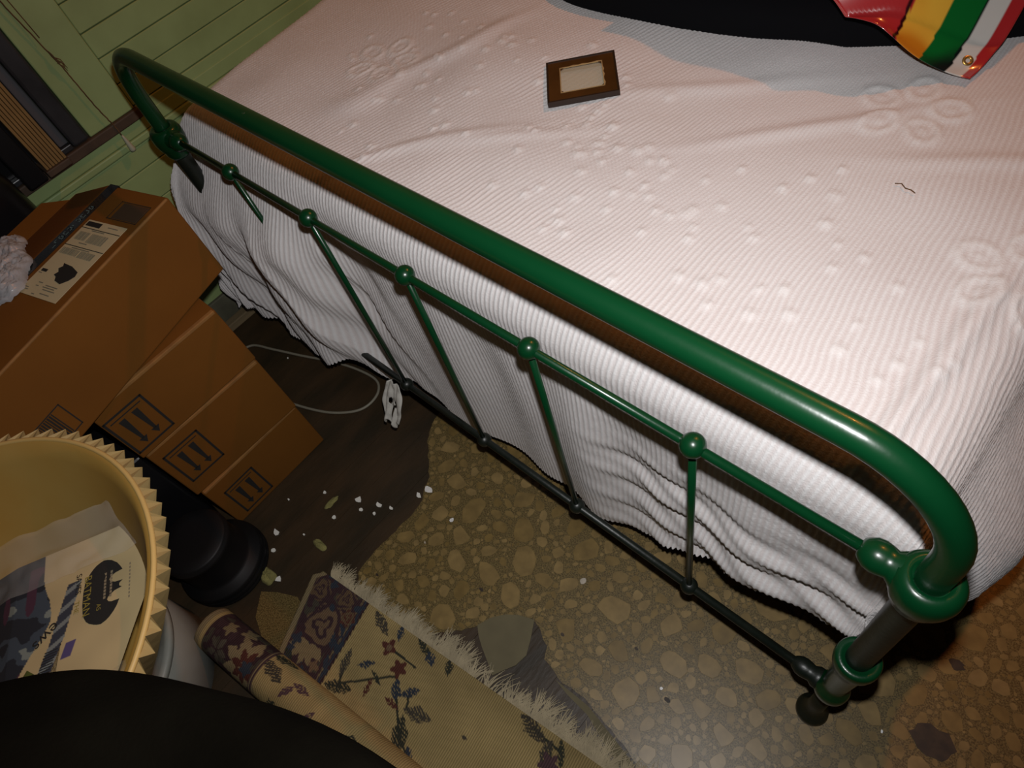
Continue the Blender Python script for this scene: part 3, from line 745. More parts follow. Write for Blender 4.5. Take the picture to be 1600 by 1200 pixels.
# local label coordinates: x away from the far end, y from the wall side (-.117) to the front (-.020)
lb('label_block', .0865, .0965, -.114, -.078); lb('label_line', .1005, .1018, -.117, -.020); lb('label_line', .1410, .1423, -.117, -.020)
def bars(x0, x1, y0, y1, n, seed):
    r = random.Random(seed); V = []; F = []; y = y0
    while y < y1:
        wv = r.uniform(.0005, .0016); b0 = len(V)
        V += [(x0, y, zt + .0013), (x1, y, zt + .0013), (x1, min(y + wv, y1), zt + .0013), (x0, min(y + wv, y1), zt + .0013)]; F.append((b0, b0 + 1, b0 + 2, b0 + 3)); y += wv + r.uniform(.0006, .0016)
    return pymesh('barcode', V, F, M['inkgrey'], SL, smooth=False)
bars(.110, .128, -.110, -.084, 0, 1); bars(.110, .130, -.078, -.038, 0, 2); bars(.148, .161, -.112, -.070, 0, 3); bars(.148, .162, -.066, -.030, 0, 4)
def speck(x0, x1, y0, y1, n, seed):
    r = random.Random(seed); V = []; F = []
    c = .0022; nx = int((x1 - x0) / c); ny = int((y1 - y0) / c)
    for i in range(nx):
        for jn in range(ny):
            if r.random() < .5:
                b0 = len(V); X0 = x0 + i * c; Y0 = y0 + jn * c
                V += [(X0, Y0, zt + .0013), (X0 + c, Y0, zt + .0013), (X0 + c, Y0 + c, zt + .0013), (X0, Y0 + c, zt + .0013)]; F.append((b0, b0 + 1, b0 + 2, b0 + 3))
    return pymesh('label_speckle', V, F, M['inkgrey'], SL, smooth=False)
lb('label_block', .197, .2025, -.1115, -.098)
for i, (x0, y0, y1) in enumerate(((.1035, -.088, -.056), (.1325, -.090, -.070), (.1447, -.095, -.050), (.222, -.092, -.082), (.2245, -.072, -.042), (.2285, -.075, -.046), (.233, -.070, -.040), (.229, -.092, -.085), (.236, -.112, -.103), (.240, -.112, -.100), (.241, -.068, -.045), (.245, -.085, -.078), (.205, -.113, -.105), (.090, -.060, -.035))):
    lb('label_text_line', x0, x0 + .0016, y0, y1, M['inkgrey'])
bl_pts = [(.178, -.078), (.180, -.055), (.187, -.034), (.196, -.031), (.206, -.036), (.2165, -.047), (.213, -.063), (.206, -.068), (.203, -.076), (.196, -.072), (.190, -.079), (.184, -.074)]
plate('black_scribble', bl_pts, zt + .0006, zt + .0015, M['ink'], SL)
# printed rectangle near the far edge + barcode print on the front face
def outline(name, x0, x1, y0, y1, z, t, mt, axis='z'):
    V = []; F = []
    for (a0, a1, b0_, b1) in ((x0, x1, y0, y0 + t), (x0, x1, y1 - t, y1), (x0, x0 + t, y0, y1), (x1 - t, x1, y0, y1)):
        b0 = len(V)
        if axis == 'z': V += [(a0, b0_, z), (a1, b0_, z), (a1, b1, z), (a0, b1, z)]
        else: V += [(a0, z, b0_), (a1, z, b0_), (a1, z, b1), (a0, z, b1)]
        F.append((b0, b0 + 1, b0 + 2, b0 + 3))
    return pymesh(name, V, F, mt, BB, smooth=False)
outline('printed_frame', .030, .072, -.086, -.012, zt + .0004, .0016, M['ink'])
bxflat('printed_panel', .033, .069, -.077, -.015, zt - .0002, M['inkbrown'])
outline('printed_frame', .368, .450, .018, .075, .0007, .0022, M['ink'], 'y')
V = []; F = []
x = .386
while x < .437:
    wv = random.uniform(.0014, .0032); b0 = len(V); V += [(x, .0008, .021), (x + wv, .0008, .021), (x + wv, .0008, .072), (x, .0008, .072)]; F.append((b0, b0 + 1, b0 + 2, b0 + 3)); x += wv + .0016
pymesh('barcode', V, F, M['ink'], BB, smooth=False)
# raised side flap on the wall side
pymesh('side_flap', [(0.02, -Wd + .002, hs_ + .001), (Lg - .1, -Wd + .002, hs_ + .001), (Lg - .14, -Wd - .035, hs_ + .012), (0.05, -Wd - .035, hs_ + .012), (0.02, -Wd + .002, hs_ - .003), (Lg - .1, -Wd + .002, hs_ - .003), (Lg - .14, -Wd - .035, hs_ + .008), (0.05, -Wd - .035, hs_ + .008)],
       [(0, 1, 2, 3), (7, 6, 5, 4), (0, 4, 5, 1), (1, 5, 6, 2), (2, 6, 7, 3), (3, 7, 4, 0)], M['kraft'], BB, smooth=False)

# crumpled clear bag on the carton
nu, nv = 140, 90
uu, vv = np.meshgrid(np.linspace(0, 2 * math.pi, nu, endpoint=False), np.linspace(0, 1, nv), indexing='ij')
rr = np.sin(vv * math.pi / 2) ** .8
kx = 1 + .12 * np.sin(3 * uu + 1) + .06 * np.sin(7 * uu)
px_ = 0.050 + .085 * np.cos(uu) * rr * kx; py_ = -.395 + .085 * np.sin(uu) * rr * kx
pz_ = .650 + .026 * np.cos(vv * math.pi / 2) ** .7 + .006 * vnoise(px_ * 45, py_ * 45, 51) * (1 - vv ** 5) + .007 * np.abs(vnoise(px_ * 160 + py_ * 60, py_ * 70, 52)) + .003 * np.abs(vnoise(px_ * 300, py_ * 220, 53)) + .008 * vv
PB = gridmesh('plastic_bag', np.stack([px_, py_, pz_], -1), M['bagclear'], closed_u=True); tag(PB, 'crumpled milky clear plastic bag on the large carton', 'bag')

# black bag bundle behind the carton, against the window
nu, nv = 80, 50
uu, vv = np.meshgrid(np.linspace(0, 2 * math.pi, nu, endpoint=False), np.linspace(0, 1, nv), indexing='ij')
rr = np.where(vv < .6, np.sin(vv / .6 * math.pi / 2) ** .6, 1.0)
bx_ = -.215 + .070 * sgnp(np.cos(uu), .7) * rr; by_ = -.47 + .22 * sgnp(np.sin(uu), .7) * rr
bz_ = np.where(vv < .6, .64 + .10 * np.cos(np.clip(vv / .6, 0, 1) * math.pi / 2) ** .8, .64 - (vv - .6) / .4 * .636) + .012 * vnoise(bx_ * 30, by_ * 30, 55) * (vv < .9)
KB = gridmesh('black_bag', np.stack([bx_, by_, bz_], -1), M['black'], closed_u=True); tag(KB, 'black plastic bag bulging behind the large carton below the window', 'bag')
# corrugated boards standing on the sill
for i in range(7):
    y = -.139 - i * .0068
    o = boxmesh('corrugated_board', (-.296, y - .0056, .6175), (-.245, y, 1.0), M['ribcard'], None, bevel=0.0006, seg=1)
    o['label'] = 'thin tan corrugated board on edge in the window, %s from the dark frame' % ('first', 'second', 'third', 'fourth', 'fifth', 'sixth', 'seventh')[i]; o['category'] = 'cardboard'; o['group'] = 'corrugated boards in the window'
    o.location = (0, 0, 0)
o = boxmesh('sill_bracket', (-.300, -.190, .6032), (-.240, -.137, .6172), M['sill'], None, bevel=.002); tag(o, 'brown wooden batten under the corrugated boards', 'batten')
# dark board leaning further left
o = boxmesh('dark_board', (-.300, -.235, .604), (-.238, -.193, 1.02), M['black'], None, bevel=.004); tag(o, 'black flat board beside the tan corrugated boards', 'board')

# pull cord hanging in front of the casing
PC = empty('pull_cord', (-.284, -.018, .535)); tag(PC, 'frayed brown pull cord with white bell end hanging by the window', 'cord')
def pc(o): o.location = (.284, .018, -.535); return o
cp = [(-.283, -.046, 1.02), (-.283, -.043, .90), (-.283, -.040, .858), (-.283, -.032, .789), (-.282, -.027, .74), (-.283, -.026, .705), (-.283, -.0245, .66), (-.2825, -.021, .622), (-.282, -.018, .60), (-.281, -.018, .572)]
pts = []
for i in range(len(cp) - 1):
    for kk in range(6):
        t = kk / 6; p = Vector(cp[i]).lerp(Vector(cp[i + 1]), t); p.y += random.uniform(-.0006, .0006); pts.append(p)
pc(tube('cord', pts, 0.0013, M['cord'], PC, n=7))
pc(tube('cord_strand', [(-.283, -.034, 1.02), (-.283, -.031, .90), (-.283, -.028, .83), (-.282, -.027, .80)], 0.0010, M['cord'], PC, n=6))
for i in range(7):
    z = .775 - i * .004
    pc(tube('fray', [(-.281, -.030, z), (-.277, -.026 + random.uniform(-.004, .006), z - .008), (-.279, -.024 + random.uniform(-.004, .004), z - .020)], [.0010, .0008, .0003], M['cord'], PC, n=5))
pc(lathe('bell_end', [(.0018, .576), (.0032, .570), (.0045, .560), (.0056, .548), (.0066, .541), (.0060, .537), (.003, .536)], M['tassel'], PC, n=18, origin=(-.281, -.018, 0)))

# ------------------------------------------------------------------ lampshade on a bucket, with papers
SX, SY, SZ = .623, -.689, .660
BK = empty('tub', (.37, -.80, .0005)); tag(BK, 'low white plastic tub with rim on the floor beside the rug roll', 'tub')
def bk(o): o.location = (-.37, .80, -.0005); return o
bk(lathe('tub_body', [(.174, .0015), (.178, .004), (.181, .150), (.179, .152)], M['bucket'], BK, n=72, origin=(.37, -.80, 0)))
bk(lathe('lid', [(.182, .148), (.1855, .150), (.186, .160), (.183, .1635), (.174, .1640), (.171, .1615), (.162, .1615)], M['bucket'], BK, n=72, origin=(.37, -.80, 0)))
o = lathe('added_pedestal', [(.047, .0010), (.050, .004), (.050, .014), (.030, .022), (.026, .05), (.026, .40), (.040, .43), (.095, .440), (.098, .446), (.098, .456), (.095, .4595)], M['black'], None, n=40, origin=(.600, -.725, 0))  # added unseen support; black so that its exposed part reads as shadow
tag(o, 'black pedestal stand under the upturned lampshade, added and kept dark to read as shadow', 'stand')
LS = empty('lampshade', (SX, SY, .4605)); tag(LS, 'upturned cream pleated lampshade with zigzag rim holding papers', 'lampshade')
def ls(o): o.location = (-SX, -SY, -.4605); return o
nP = 80; Rt_, Rb_ = .268, .120; hz0, hz1 = .461, .660
V = []; F = []
rows = 7
for i in range(rows):
    t = i / (rows - 1); z = hz0 + (hz1 + .006 - hz0) * t; rb = Rb_ + (Rt_ - Rb_) * t ** .9
    for jn in range(nP * 2):
        th = 2 * math.pi * jn / (nP * 2); dpt = (.003 + .0145 * t) if jn % 2 == 0 else 0.003
        skew = -.018 * t if jn % 2 == 0 else 0
        V.append((SX + (rb + dpt) * math.cos(th + skew), SY + (rb + dpt) * math.sin(th + skew), z + (.0 if jn % 2 else -.004 * t)))
n2 = nP * 2
for i in range(rows - 1):
    for jn in range(n2): F.append((i * n2 + jn, i * n2 + (jn + 1) % n2, (i + 1) * n2 + (jn + 1) % n2, (i + 1) * n2 + jn))
# tops of the pleats
c0 = len(V)
for jn in range(n2):
    th = 2 * math.pi * jn / n2; V.append((SX + (Rt_ - .002) * math.cos(th), SY + (Rt_ - .002) * math.sin(th), hz1 + .002))
for jn in range(n2): F.append(((rows - 1) * n2 + jn, (rows - 1) * n2 + (jn + 1) % n2, c0 + (jn + 1) % n2, c0 + jn))
ls(pymesh('pleated_cover', V, F, M['shade'], LS, smooth=False))
LIN = ls(lathe('liner', [(Rb_ - .004, hz0 + .002)] + [(Rb_ - .002 + (Rt_ - .006 - Rb_) * t ** .9, hz0 + .002 + (hz1 + .004 - hz0) * t) for t in (0.02, .2, .4, .6, .8, .9, 1.0)] + [(Rt_ - .0015, hz1 + .006)], M['shade_in'], LS, n=96, origin=(SX, SY, 0)))
# open the liner top cap
me = LIN.data; bm = bmesh.new(); bm.from_mesh(me)
bmesh.ops.delete(bm, geom=[f for f in bm.faces if len(f.verts) > 10 and f.calc_center_median().z > .6], context='FACES'); bm.to_mesh(me); bm.free()
tor = []
for jn in range(97):
    th = 2 * math.pi * jn / 96; tor.append((SX + (Rt_ - .0005) * math.cos(th), SY + (Rt_ - .0005) * math.sin(th), hz1 + .0055))
ls(tube('rim_band', tor, .0032, M['shade_rim'], LS, n=8, caps=False))

# printed newspaper / comic page lying in the shade
er = np.array([.88, -.475]); eu = np.array([.475, .88]); O = np.array([.662, -.540])   # reading direction, letter-up direction, emblem centre
def Spt(a, b):
    """page coordinates (metres along reading / up) -> 3D"""
    x = O[0] + er[0] * a + eu[0] * b; y = O[1] + er[1] * a + eu[1] * b
    z = .585 + .10 * max(0.0, b - .01) ** 1.0 * .35 + .05 * (a + .02) * .3 + .0010 * math.sin(a * 40) - .25 * max(0, -b - .12)
    return Vector((x, y, z))
MGc = lambda a, b, dz=0.0: Spt(a, b) + Vector((0, 0, dz))
nu, nv = 170, 230
ga = np.linspace(-.085, .118, nu); gb = np.linspace(-.235, .062, nv)
Pg = np.zeros((nu, nv, 3)); colp = np.zeros((nu, nv, 3))
PAP = np.array([.40, .305, .155])
NA, NB = np.meshgrid(ga, gb, indexing='ij')
NZ = vnoise(NA * 34 + 4, NB * 26, 66) + .35 * vnoise(NA * 90, NB * 70, 67); NZ2 = vnoise(NA * 30, NB * 60, 68)
for i, a in enumerate(ga):
    tr = (i / (nu - 1))
    for jn, b in enumerate(gb):
        # page outline is not a rectangle: slide the near edge
        aa = a; bb = b - .030 * max(0, a - .04) / .08 * (1 if b > -.05 else .4)
        if b > .02: bb = min(bb, .062 - .45 * max(0, a - .015))
        Pg[i, jn] = Spt(aa, bb)
        c = PAP * (1 + .06 * math.sin(a * 90) * math.sin(b * 70))
        # dark printed picture on the left part (kept as abstract dark shapes)
        if b < -.072 + .004 * math.sin(a * 60 + 1.0) - .42 * max(0, a - .01) - .22 * max(0, -.02 - a):
            nz = NZ[i, jn]
            c = np.array([.014, .016, .022]) if nz < .40 else (np.array([.04, .052, .068]) if nz < .75 else np.array([.17, .19, .17]))
            if NZ2[i, jn] > .6: c = np.array([.055, .020, .036])
        # striped dark strip
        ds = b + .040 + .25 * (a + .03) 
        if abs(ds) < .009 and -.03 < a < .075:
            c = np.array([.03, .033, .045]) if math.sin((a * 320 + b * 160)) > -.5 else np.array([.16, .17, .16])
        if .048 < a < .066 and -.043 < b < -.030: c = np.array([.07, .05, .13])
        colp[i, jn] = c
NP = gridmesh('comic_page', Pg, attrmat('printed_paper', 'col', rough=.75), None, True, {'col': colp})
tag(NP, 'printed comic newspaper page with a round black bat emblem inside the lampshade', 'newspaper')
def onpage(name, polys, mt, dz=.0008):
    V = []; F = []
    for pg in polys:
        b0 = len(V); V += [tuple(MGc(a, b, dz)) for a, b in pg]; F.append(tuple(range(b0, b0 + len(pg))))
    return pymesh(name, V, F, mt, NP, smooth=False)
emb = [(.46, .86), (.62, .75), (.75, .60), (.88, .38), (.95, .2), (1, -.05), (.97, -.25), (.93, -.4), (.85, -.63), (.75, -.8), (.6, -.93), (.45, -1.0), (.2, -1.05), (-.2, -1.05), (-.45, -1.0), (-.6, -.92), (-.75, -.75), (-.86, -.58), (-.93, -.42), (-.98, -.2), (-1, -.05), (-.97, .15), (-.91, .36), (-.75, .66), (-.6, .83), (-.46, .96),
       (-.44, .6), (-.40, .42), (-.34, .31), (-.28, .28), (-.2, .4), (-.14, .6), (-.11, 1.0), (-.04, .82), (.04, .82), (.11, .97), (.13, .6), (.19, .4), (.26, .26), (.33, .22), (.40, .30), (.44, .45)]
bm = bmesh.new(); vs = [bm.verts.new(MGc(a * .043, b * .0255, .0009)) for a, b in emb]; fce = bm.faces.new(vs); bmesh.ops.triangulate(bm, faces=[fce], ngon_method='EAR_CLIP')
me = bpy.data.meshes.new('bat_emblem'); bm.to_mesh(me); bm.free(); link('bat_emblem', me, M['ink'], NP, smooth=False)
M['yellowink'] = mat('yellow_print', (.22, .17, .03), .7); M['greenink'] = mat('green_print', (.07, .085, .012), .7, var=.5, vscale=90); M['redink'] = mat('red_print', (.25, .04, .03), .7); M['dimink'] = mat('faint_print', (.20, .16, .10), .7)
def ptext(name, s, size, a, b, mt, ang=0.0, dz=.0026):
    Mx = Matrix.Translation((a, b, 0)) @ Matrix.Rotation(ang, 4, 'Z')
    return textmesh(name, s, size, mt, NP, Mx, fn=lambda co: MGc(co.x, co.y, dz))
ptext('lettering', 'SAVES', .0105, -.037, -.036, M['ink']); ptext('lettering', 'BATMAN', .0135, -.029, -.0245, M['yellowink'])
ptext('lettering', 'THE', .009, .000, -.036, M['yellowink']); ptext('lettering', 'AS', .008, .016, -.0065, M['yellowink'])
for i in range(2):
    onpage('text_line', [[(-.024 + kk * .0046, .0005 + i * .008), (-.0205 + kk * .0046, .0005 + i * .008), (-.0205 + kk * .0046, .0035 + i * .008), (-.024 + kk * .0046, .0035 + i * .008)] for kk in range(8)], M['dimink'], .0012)
onpage('text_line', [[(-.024 + kk * .005, .034), (-.021 + kk * .005, .034), (-.021 + kk * .005, .036), (-.024 + kk * .005, .036)] for kk in range(10)], M['dimink'], .0012)
ptext('lettering', 'ews', .022, .014, -.060, M['ink'], -.95)
para = []
for i in range(13):
    x0 = .050 + i * .0030
    para.append([(x0, -.071 - .001 * i), (x0 + .0012, -.071 - .001 * i), (x0 + .0012, -.0545 - .0012 * i), (x0, -.0545 - .0012 * i)])
onpage('text_paragraph', para, M['ink'], .0010)
onpage('printed_photo', [[(.062, -.092), (.070, -.098), (.092, -.082), (.080, -.072)]], M['greenink'], .0011)
onpage('text_line', [[(.082, -.060), (.084, -.060), (.084, -.053), (.082, -.053)]], M['redink'], .0011)
# clear sleeve around the page
nu, nv = 60, 40
A_, B_ = np.meshgrid(np.linspace(-.10, .10, nu), np.linspace(-.19, .078, nv), indexing='ij')
Ps = np.zeros((nu, nv, 3))
for i in range(nu):
    for jn in range(nv):
        a, b = A_[i, jn], B_[i, jn]; p = Spt(a - .012 - .2 * max(0, b - .04), min(b, .074 - .25 * max(0, a)))
        Ps[i, jn] = (p.x, p.y, p.z)
Ps[..., 2] += .004 + .006 * np.abs(vnoise(A_ * 60, B_ * 40, 61)) + .02 * sstep(-.07, -.10, A_) if False else .004 + .006 * np.abs(vnoise(A_ * 60, B_ * 40, 61)) + .018 * (1 - sstep(-.10, -.075, A_))
CS = gridmesh('plastic_sleeve', Ps[:22], M['clear']); tag(CS, 'crinkled clear plastic sleeve at the top edge of the comic page', 'sleeve')
nu, nv = 26, 70
A_, B_ = np.meshgrid(np.linspace(0, 1, nu), np.linspace(0, 1, nv), indexing='ij')
th = -.55 + 1.25 * B_; rr = .135 + .085 * A_
Ps = np.stack([SX + rr * np.cos(th), SY + rr * np.sin(th), .560 + .055 * A_ + .008 * vnoise(A_ * 6, B_ * 22, 63)], -1)
CS2 = gridmesh('plastic_wrap', Ps, M['clear']); tag(CS2, 'shiny clear plastic wrap tucked between comic page and lampshade wall', 'wrap')

# black ribbed pot on the floor
PT = lathe('black_pot', [(.086, .0015), (.0925, .004), (.0935, .012), (.0905, .015), (.0935, .018), (.0935, .026), (.0905, .029), (.0930, .032), (.090, .042), (.074, .050), (.070, .058), (.069, .125), (.073, .128), (.073, .137), (.0705, .139), (.0705, .143), (.067, .1465), (.040, .1475), (.015, .1475)], M['blackmatte'], None, n=72, origin=(.315, -.512, 0))
tag(PT, 'black round pot with a ribbed flared base between the boxes and lampshade', 'pot')
o = boxmesh('black_crate', (.03, -.66, .0012), (.205, -.455, .30), M['black'], None, bevel=.008, seg=3)
tag(o, 'black plastic box in the dark gap behind the lampshade', 'box')

# ------------------------------------------------------------------ rug, rolled at its near side
o2 = np.array([.50, -.385]); du = np.array([.990, .143]); dw = np.array([.143, -.990])
nu, nv = 420, 250
wmax = .175 + 2 * math.pi * .040 * .86
Uu, Ww = np.meshgrid(np.linspace(0, .98, nu), np.linspace(0, wmax, nv), indexing='ij')
rr0 = .040
Wf = np.clip(Ww, 0, .205); arc = np.clip(Ww - .205, 0, None) / rr0
off = Wf + rr0 * np.sin(arc); zz = .0075 + rr0 * (1 - np.cos(arc))
x0w = np.where(Ww < .19, -.005 + .28 * np.clip(Ww - .015, 0, 1), 0) 
x0w = (-.012 + .30 * np.clip(Ww, 0, .17)) * (1 - sstep(.17, .22, Ww)) + (-.095) * sstep(.17, .22, Ww)
# rounded first corner
x0w = x0w + .02 * (1 - sstep(0, .02, Ww))
ul = Uu + x0w
rx = o2[0] + du[0] * ul + dw[0] * off; ry = o2[1] + du[1] * ul + dw[1] * off
rz = zz + .0016 * np.abs(vnoise(ul * 14, Ww * 14, 71)) + .003 * np.clip(np.sin(ul * 9 + 1), 0, 1) * (1 - sstep(.15, .2, Ww))
BEI = np.array([.31, .228, .098]); PUR = np.array([.050, .028, .030]); GRNr = np.array([.034, .034, .024]); BLU = np.array([.034, .040, .052]); REDr = np.array([.085, .030, .022]); GRY = np.array([.062, .052, .038]); ROS = np.array([.15, .095, .055]); TAN = np.array([.21, .16, .085])
cr = np.zeros((nu, nv, 3)); cr[:] = BEI
cr *= (1 + .14 * vnoise(Uu * 16, Ww * 16, 72) + .06 * vnoise(Uu * 50, Ww * 50, 73))[..., None]
cr *= (1 - .22 * np.exp(-(Ww / .05) ** 2) * sstep(.2, .3, Uu))[..., None]     # grime worn along the walked edge
def leaf(u, w_, l, wd, ang, c, soft=.8):
    a = math.radians(ang); x = (Uu + x0w - u) * math.cos(a) + (Ww - w_) * math.sin(a); y = -(Uu + x0w - u) * math.sin(a) + (Ww - w_) * math.cos(a)
    q = np.abs(y) / (wd * np.clip(1 - (np.abs(x) / l) ** 1.7, 1e-3, 1)) + (np.abs(x) > l) * 9
    mk = q < 1 + .35 * vnoise(Uu * 160, Ww * 160, 74)
    st = (np.sin((x * 1.2 + np.abs(y) * 1.6) * 620) > -.82) | (np.abs(y) < .0012)
    mk = mk & (st | (soft < .5)); cr[mk] = c
def disc(u, w_, r, c, pet=0, ph0=0.0):
    x = Uu + x0w - u; y = Ww - w_; d = np.hypot(x, y); t = np.arctan2(y, x)
    R2 = r * (1 + (.28 * np.cos(pet * t + ph0) if pet else 0)); mk = d < R2 * (1 + .12 * vnoise(Uu * 140, Ww * 140, 75)); cr[mk] = c
def stem(p, q, c, wd=.0022):
    p = np.array(p); q = np.array(q); d = q - p; L2 = d @ d; x = Uu + x0w - p[0]; y = Ww - p[1]; t = np.clip((x * d[0] + y * d[1]) / L2, 0, 1)
    mk = np.hypot(x - t * d[0], y - t * d[1]) < wd; cr[mk] = c
# end border band
ub = Uu + x0w
bandm = (Uu > .014) & (ub < .140 + .10 * Ww) & (Ww < .19)
cr[bandm] = PUR
cr[(Uu <= .014)] = TAN
dl = ub - (.140 + .10 * Ww)
cr[(np.abs(dl + .006) < .0022) & (Ww < .19)] = BLU; cr[(np.abs(dl + .012) < .0016) & (Ww < .19)] = TAN * .7; cr[(np.abs(dl) < .0020) & (Ww < .19)] = PUR * .7
bandr = (Ww >= .19) & (Uu > .022) & (Uu + x0w < .072); cr[bandr] = PUR * .8
sv_bk = cr.copy()
def rose(u, w_, r, ca, cb, ph0=0.0):
    x = Uu + x0w - u; y = Ww - w_; d = np.hypot(x, y) / r; t = np.arctan2(y, x)
    ed = 1 + .13 * np.cos(6 * t + ph0) + .10 * vnoise(np.cos(t) * 3 + 8, np.sin(t) * 3 + u * 90, 76)
    f = np.sin(d * 11 + 1.6 * np.sin(3 * t + d * 3 + ph0) + ph0) + .5 * vnoise(Uu * 130, Ww * 130, 77)
    mk = d < ed; cr[mk & (f > -.35)] = ca; cr[mk & (f <= -.35)] = cb
def petals(u, w_, r, n, ca, a0, a1):
    for kk in range(n):
        a = a0 + (a1 - a0) * kk / max(1, n - 1); leaf(u + .62 * r * math.cos(a), w_ + .62 * r * math.sin(a), r * .52, r * .24, math.degrees(a), ca, .2)
# mottled band ground
mt_ = vnoise(Uu * 90, Ww * 90, 78) + .6 * vnoise(Uu * 40, Ww * 40, 79)
cr[bandm & (mt_ > .45)] = BLU; cr[bandm & (mt_ < -.55)] = GRY; cr[bandr & (mt_ > .4)] = GRY * .9; cr[bandr & (mt_ < -.5)] = PUR
rose(.086, .085, .040, ROS, PUR, .5); rose(.030, .032, .024, ROS * .75, PUR, 1.4); rose(.095, .018, .022, ROS * .75, PUR, 2.2); rose(.122, .045, .015, ROS * .8, REDr, .2)
petals(.086, .120, .040, 5, TAN * .95, .4, 2.6); petals(.05, .165, .02, 4, BLU, .2, 3.0); disc(.122, .150, .010, ROS, 4); disc(.055, .130, .011, BLU, 4); disc(.13, .178, .008, ROS, 4)
leaf(.125, .095, .018, .006, 60, BLU); leaf(.06, .16, .016, .006, 20, GRNr)
keep = (Ww < .19) & ~bandm; cr[keep] = sv_bk[keep]
# field: stems, leaves, blossoms
for p, q in (((.174, .11), (.19, .15)), ((.19, .145), (.24, .105)), ((.24, .105), (.28, .075)), ((.232, .044), (.30, .045)), ((.29, .093), (.346, .153)), ((.346, .153), (.38, .17)), ((.318, .086), (.33, .11)), ((.55, .013), (.607, .018)), ((.584, .016), (.598, .041))): stem(p, q, GRNr)
for a in ((.174, .110, .028, .0095, 75, GRY), (.190, .152, .030, .013, -20, GRNr), (.346, .150, .034, .014, 62, GRNr), (.291, .093, .022, .0085, 55, BLU), (.294, .008, .024, .008, 20, GRNr), (.546, .013, .032, .013, 15, GRY * .8), (.607, .020, .024, .007, 60, GRNr), (.190, .016, .030, .010, 25, GRY),
          (.212, .091, .018, .0075, -40, BLU), (.236, .012, .016, .007, 70, BLU), (.318, .086, .022, .008, -45, BLU), (.380, .167, .016, .008, 40, BLU), (.353, .107, .030, .013, -12, GRY), (.316, .018, .014, .009, 40, BLU), (.356, .012, .016, .008, 60, GRNr), (.584, .030, .020, .010, 90, GRY * .9), (.245, .10, .018, .004, 20, GRNr), (.242, .122, .018, .006, 80, REDr),
          (.300, .118, .018, .006, 5, REDr), (.45, .09, .006, .004, 0, GRY), (.70, .08, .03, .012, 40, GRNr), (.66, .13, .03, .012, -30, GRY), (.76, .12, .03, .011, 70, BLU)): leaf(*a)
for a in ((.274, .064, .014, REDr, 5), (.232, .044, .013, REDr, 4), (.232, .044, .006, ROS, 0), (.598, .044, .016, PUR * 1.5, 5), (.72, .10, .018, REDr, 5)): disc(*a)
# on the roll
petals(.045, .318, .050, 7, TAN, 1.6, 5.6); petals(.045, .318, .030, 6, REDr * .9, 1.4, 5.8); disc(.050, .318, .012, BLU, 5); disc(-.035, .355, .012, TAN * .8, 5); disc(.005, .368, .014, TAN * .85, 5); petals(-.03, .31, .025, 5, GRY * 1.3, 0, 5)
for a in ((.100, .345, .032, .012, -15, GRY * .8), (.135, .290, .022, .016, 30, GRNr), (.150, .335, .022, .006, 60, PUR * 1.6), (.170, .350, .022, .007, 0, PUR * 1.6), (.215, .325, .014, .006, 60, PUR * 1.6), (.30, .335, .025, .01, 20, GRNr), (.10, .375, .03, .010, 10, GRNr), (.255, .30, .02, .008, 70, GRY)): leaf(*a)
for lo_ in (.0745, .0685): cr[(Ww >= .19) & (np.abs(Uu + x0w - lo_) < .0018)] = PUR * 1.2
cr[(Ww >= .19) & (np.abs(Uu + x0w - .0715) < .0012)] = TAN
# weave lines as fine relief
rz = rz + .0005 * np.sin(Uu * 2 * math.pi / .0048) 
RG = empty('rug', (.9, -.45, 0.003)); tag(RG, 'worn beige floral rug with white fringe, rolled along its near side', 'rug')
def rg(o): o.location = (-.9, .45, -.003); return o
RGm = attrmat('woven_rug', 'col', rough=.95, bump=.5, bscale=420, spec=.1)
_nt = RGm.node_tree; _tc = _nt.nodes.new('ShaderNodeTexCoord'); _mp = _nt.nodes.new('ShaderNodeMapping'); _mp.inputs['Rotation'].default_value = (0, 0, math.radians(-8.2 - 0))
_wv = _nt.nodes.new('ShaderNodeTexWave'); _wv.inputs['Scale'].default_value = 74; _wv.inputs['Distortion'].default_value = 1.2; _wv.inputs['Detail'].default_value = 1
_rm = _nt.nodes.new('ShaderNodeMapRange'); _rm.inputs['To Min'].default_value = .66; _rm.inputs['To Max'].default_value = 1.15
_mu = _nt.nodes.new('ShaderNodeMixRGB'); _mu.blend_type = 'MULTIPLY'; _mu.inputs[0].default_value = 1
_at = [n for n in _nt.nodes if n.type == 'ATTRIBUTE'][0]
for a_, b_2 in ((_tc.outputs['Object'], _mp.inputs['Vector']), (_mp.outputs['Vector'], _wv.inputs['Vector']), (_wv.outputs['Fac'], _rm.inputs['Value']), (_at.outputs['Color'], _mu.inputs[1]), (_rm.outputs['Result'], _mu.inputs[2]), (_mu.outputs[0], _nt.nodes['Principled BSDF'].inputs['Base Color'])): _nt.links.new(a_, b_2)
ro = rg(gridmesh('rug_body', np.stack([rx, ry, rz], -1), RGm, RG, True, {'col': cr}))
so = ro.modifiers.new('thickness', 'SOLIDIFY'); so.thickness = .0045; so.offset = -1 if False else 0
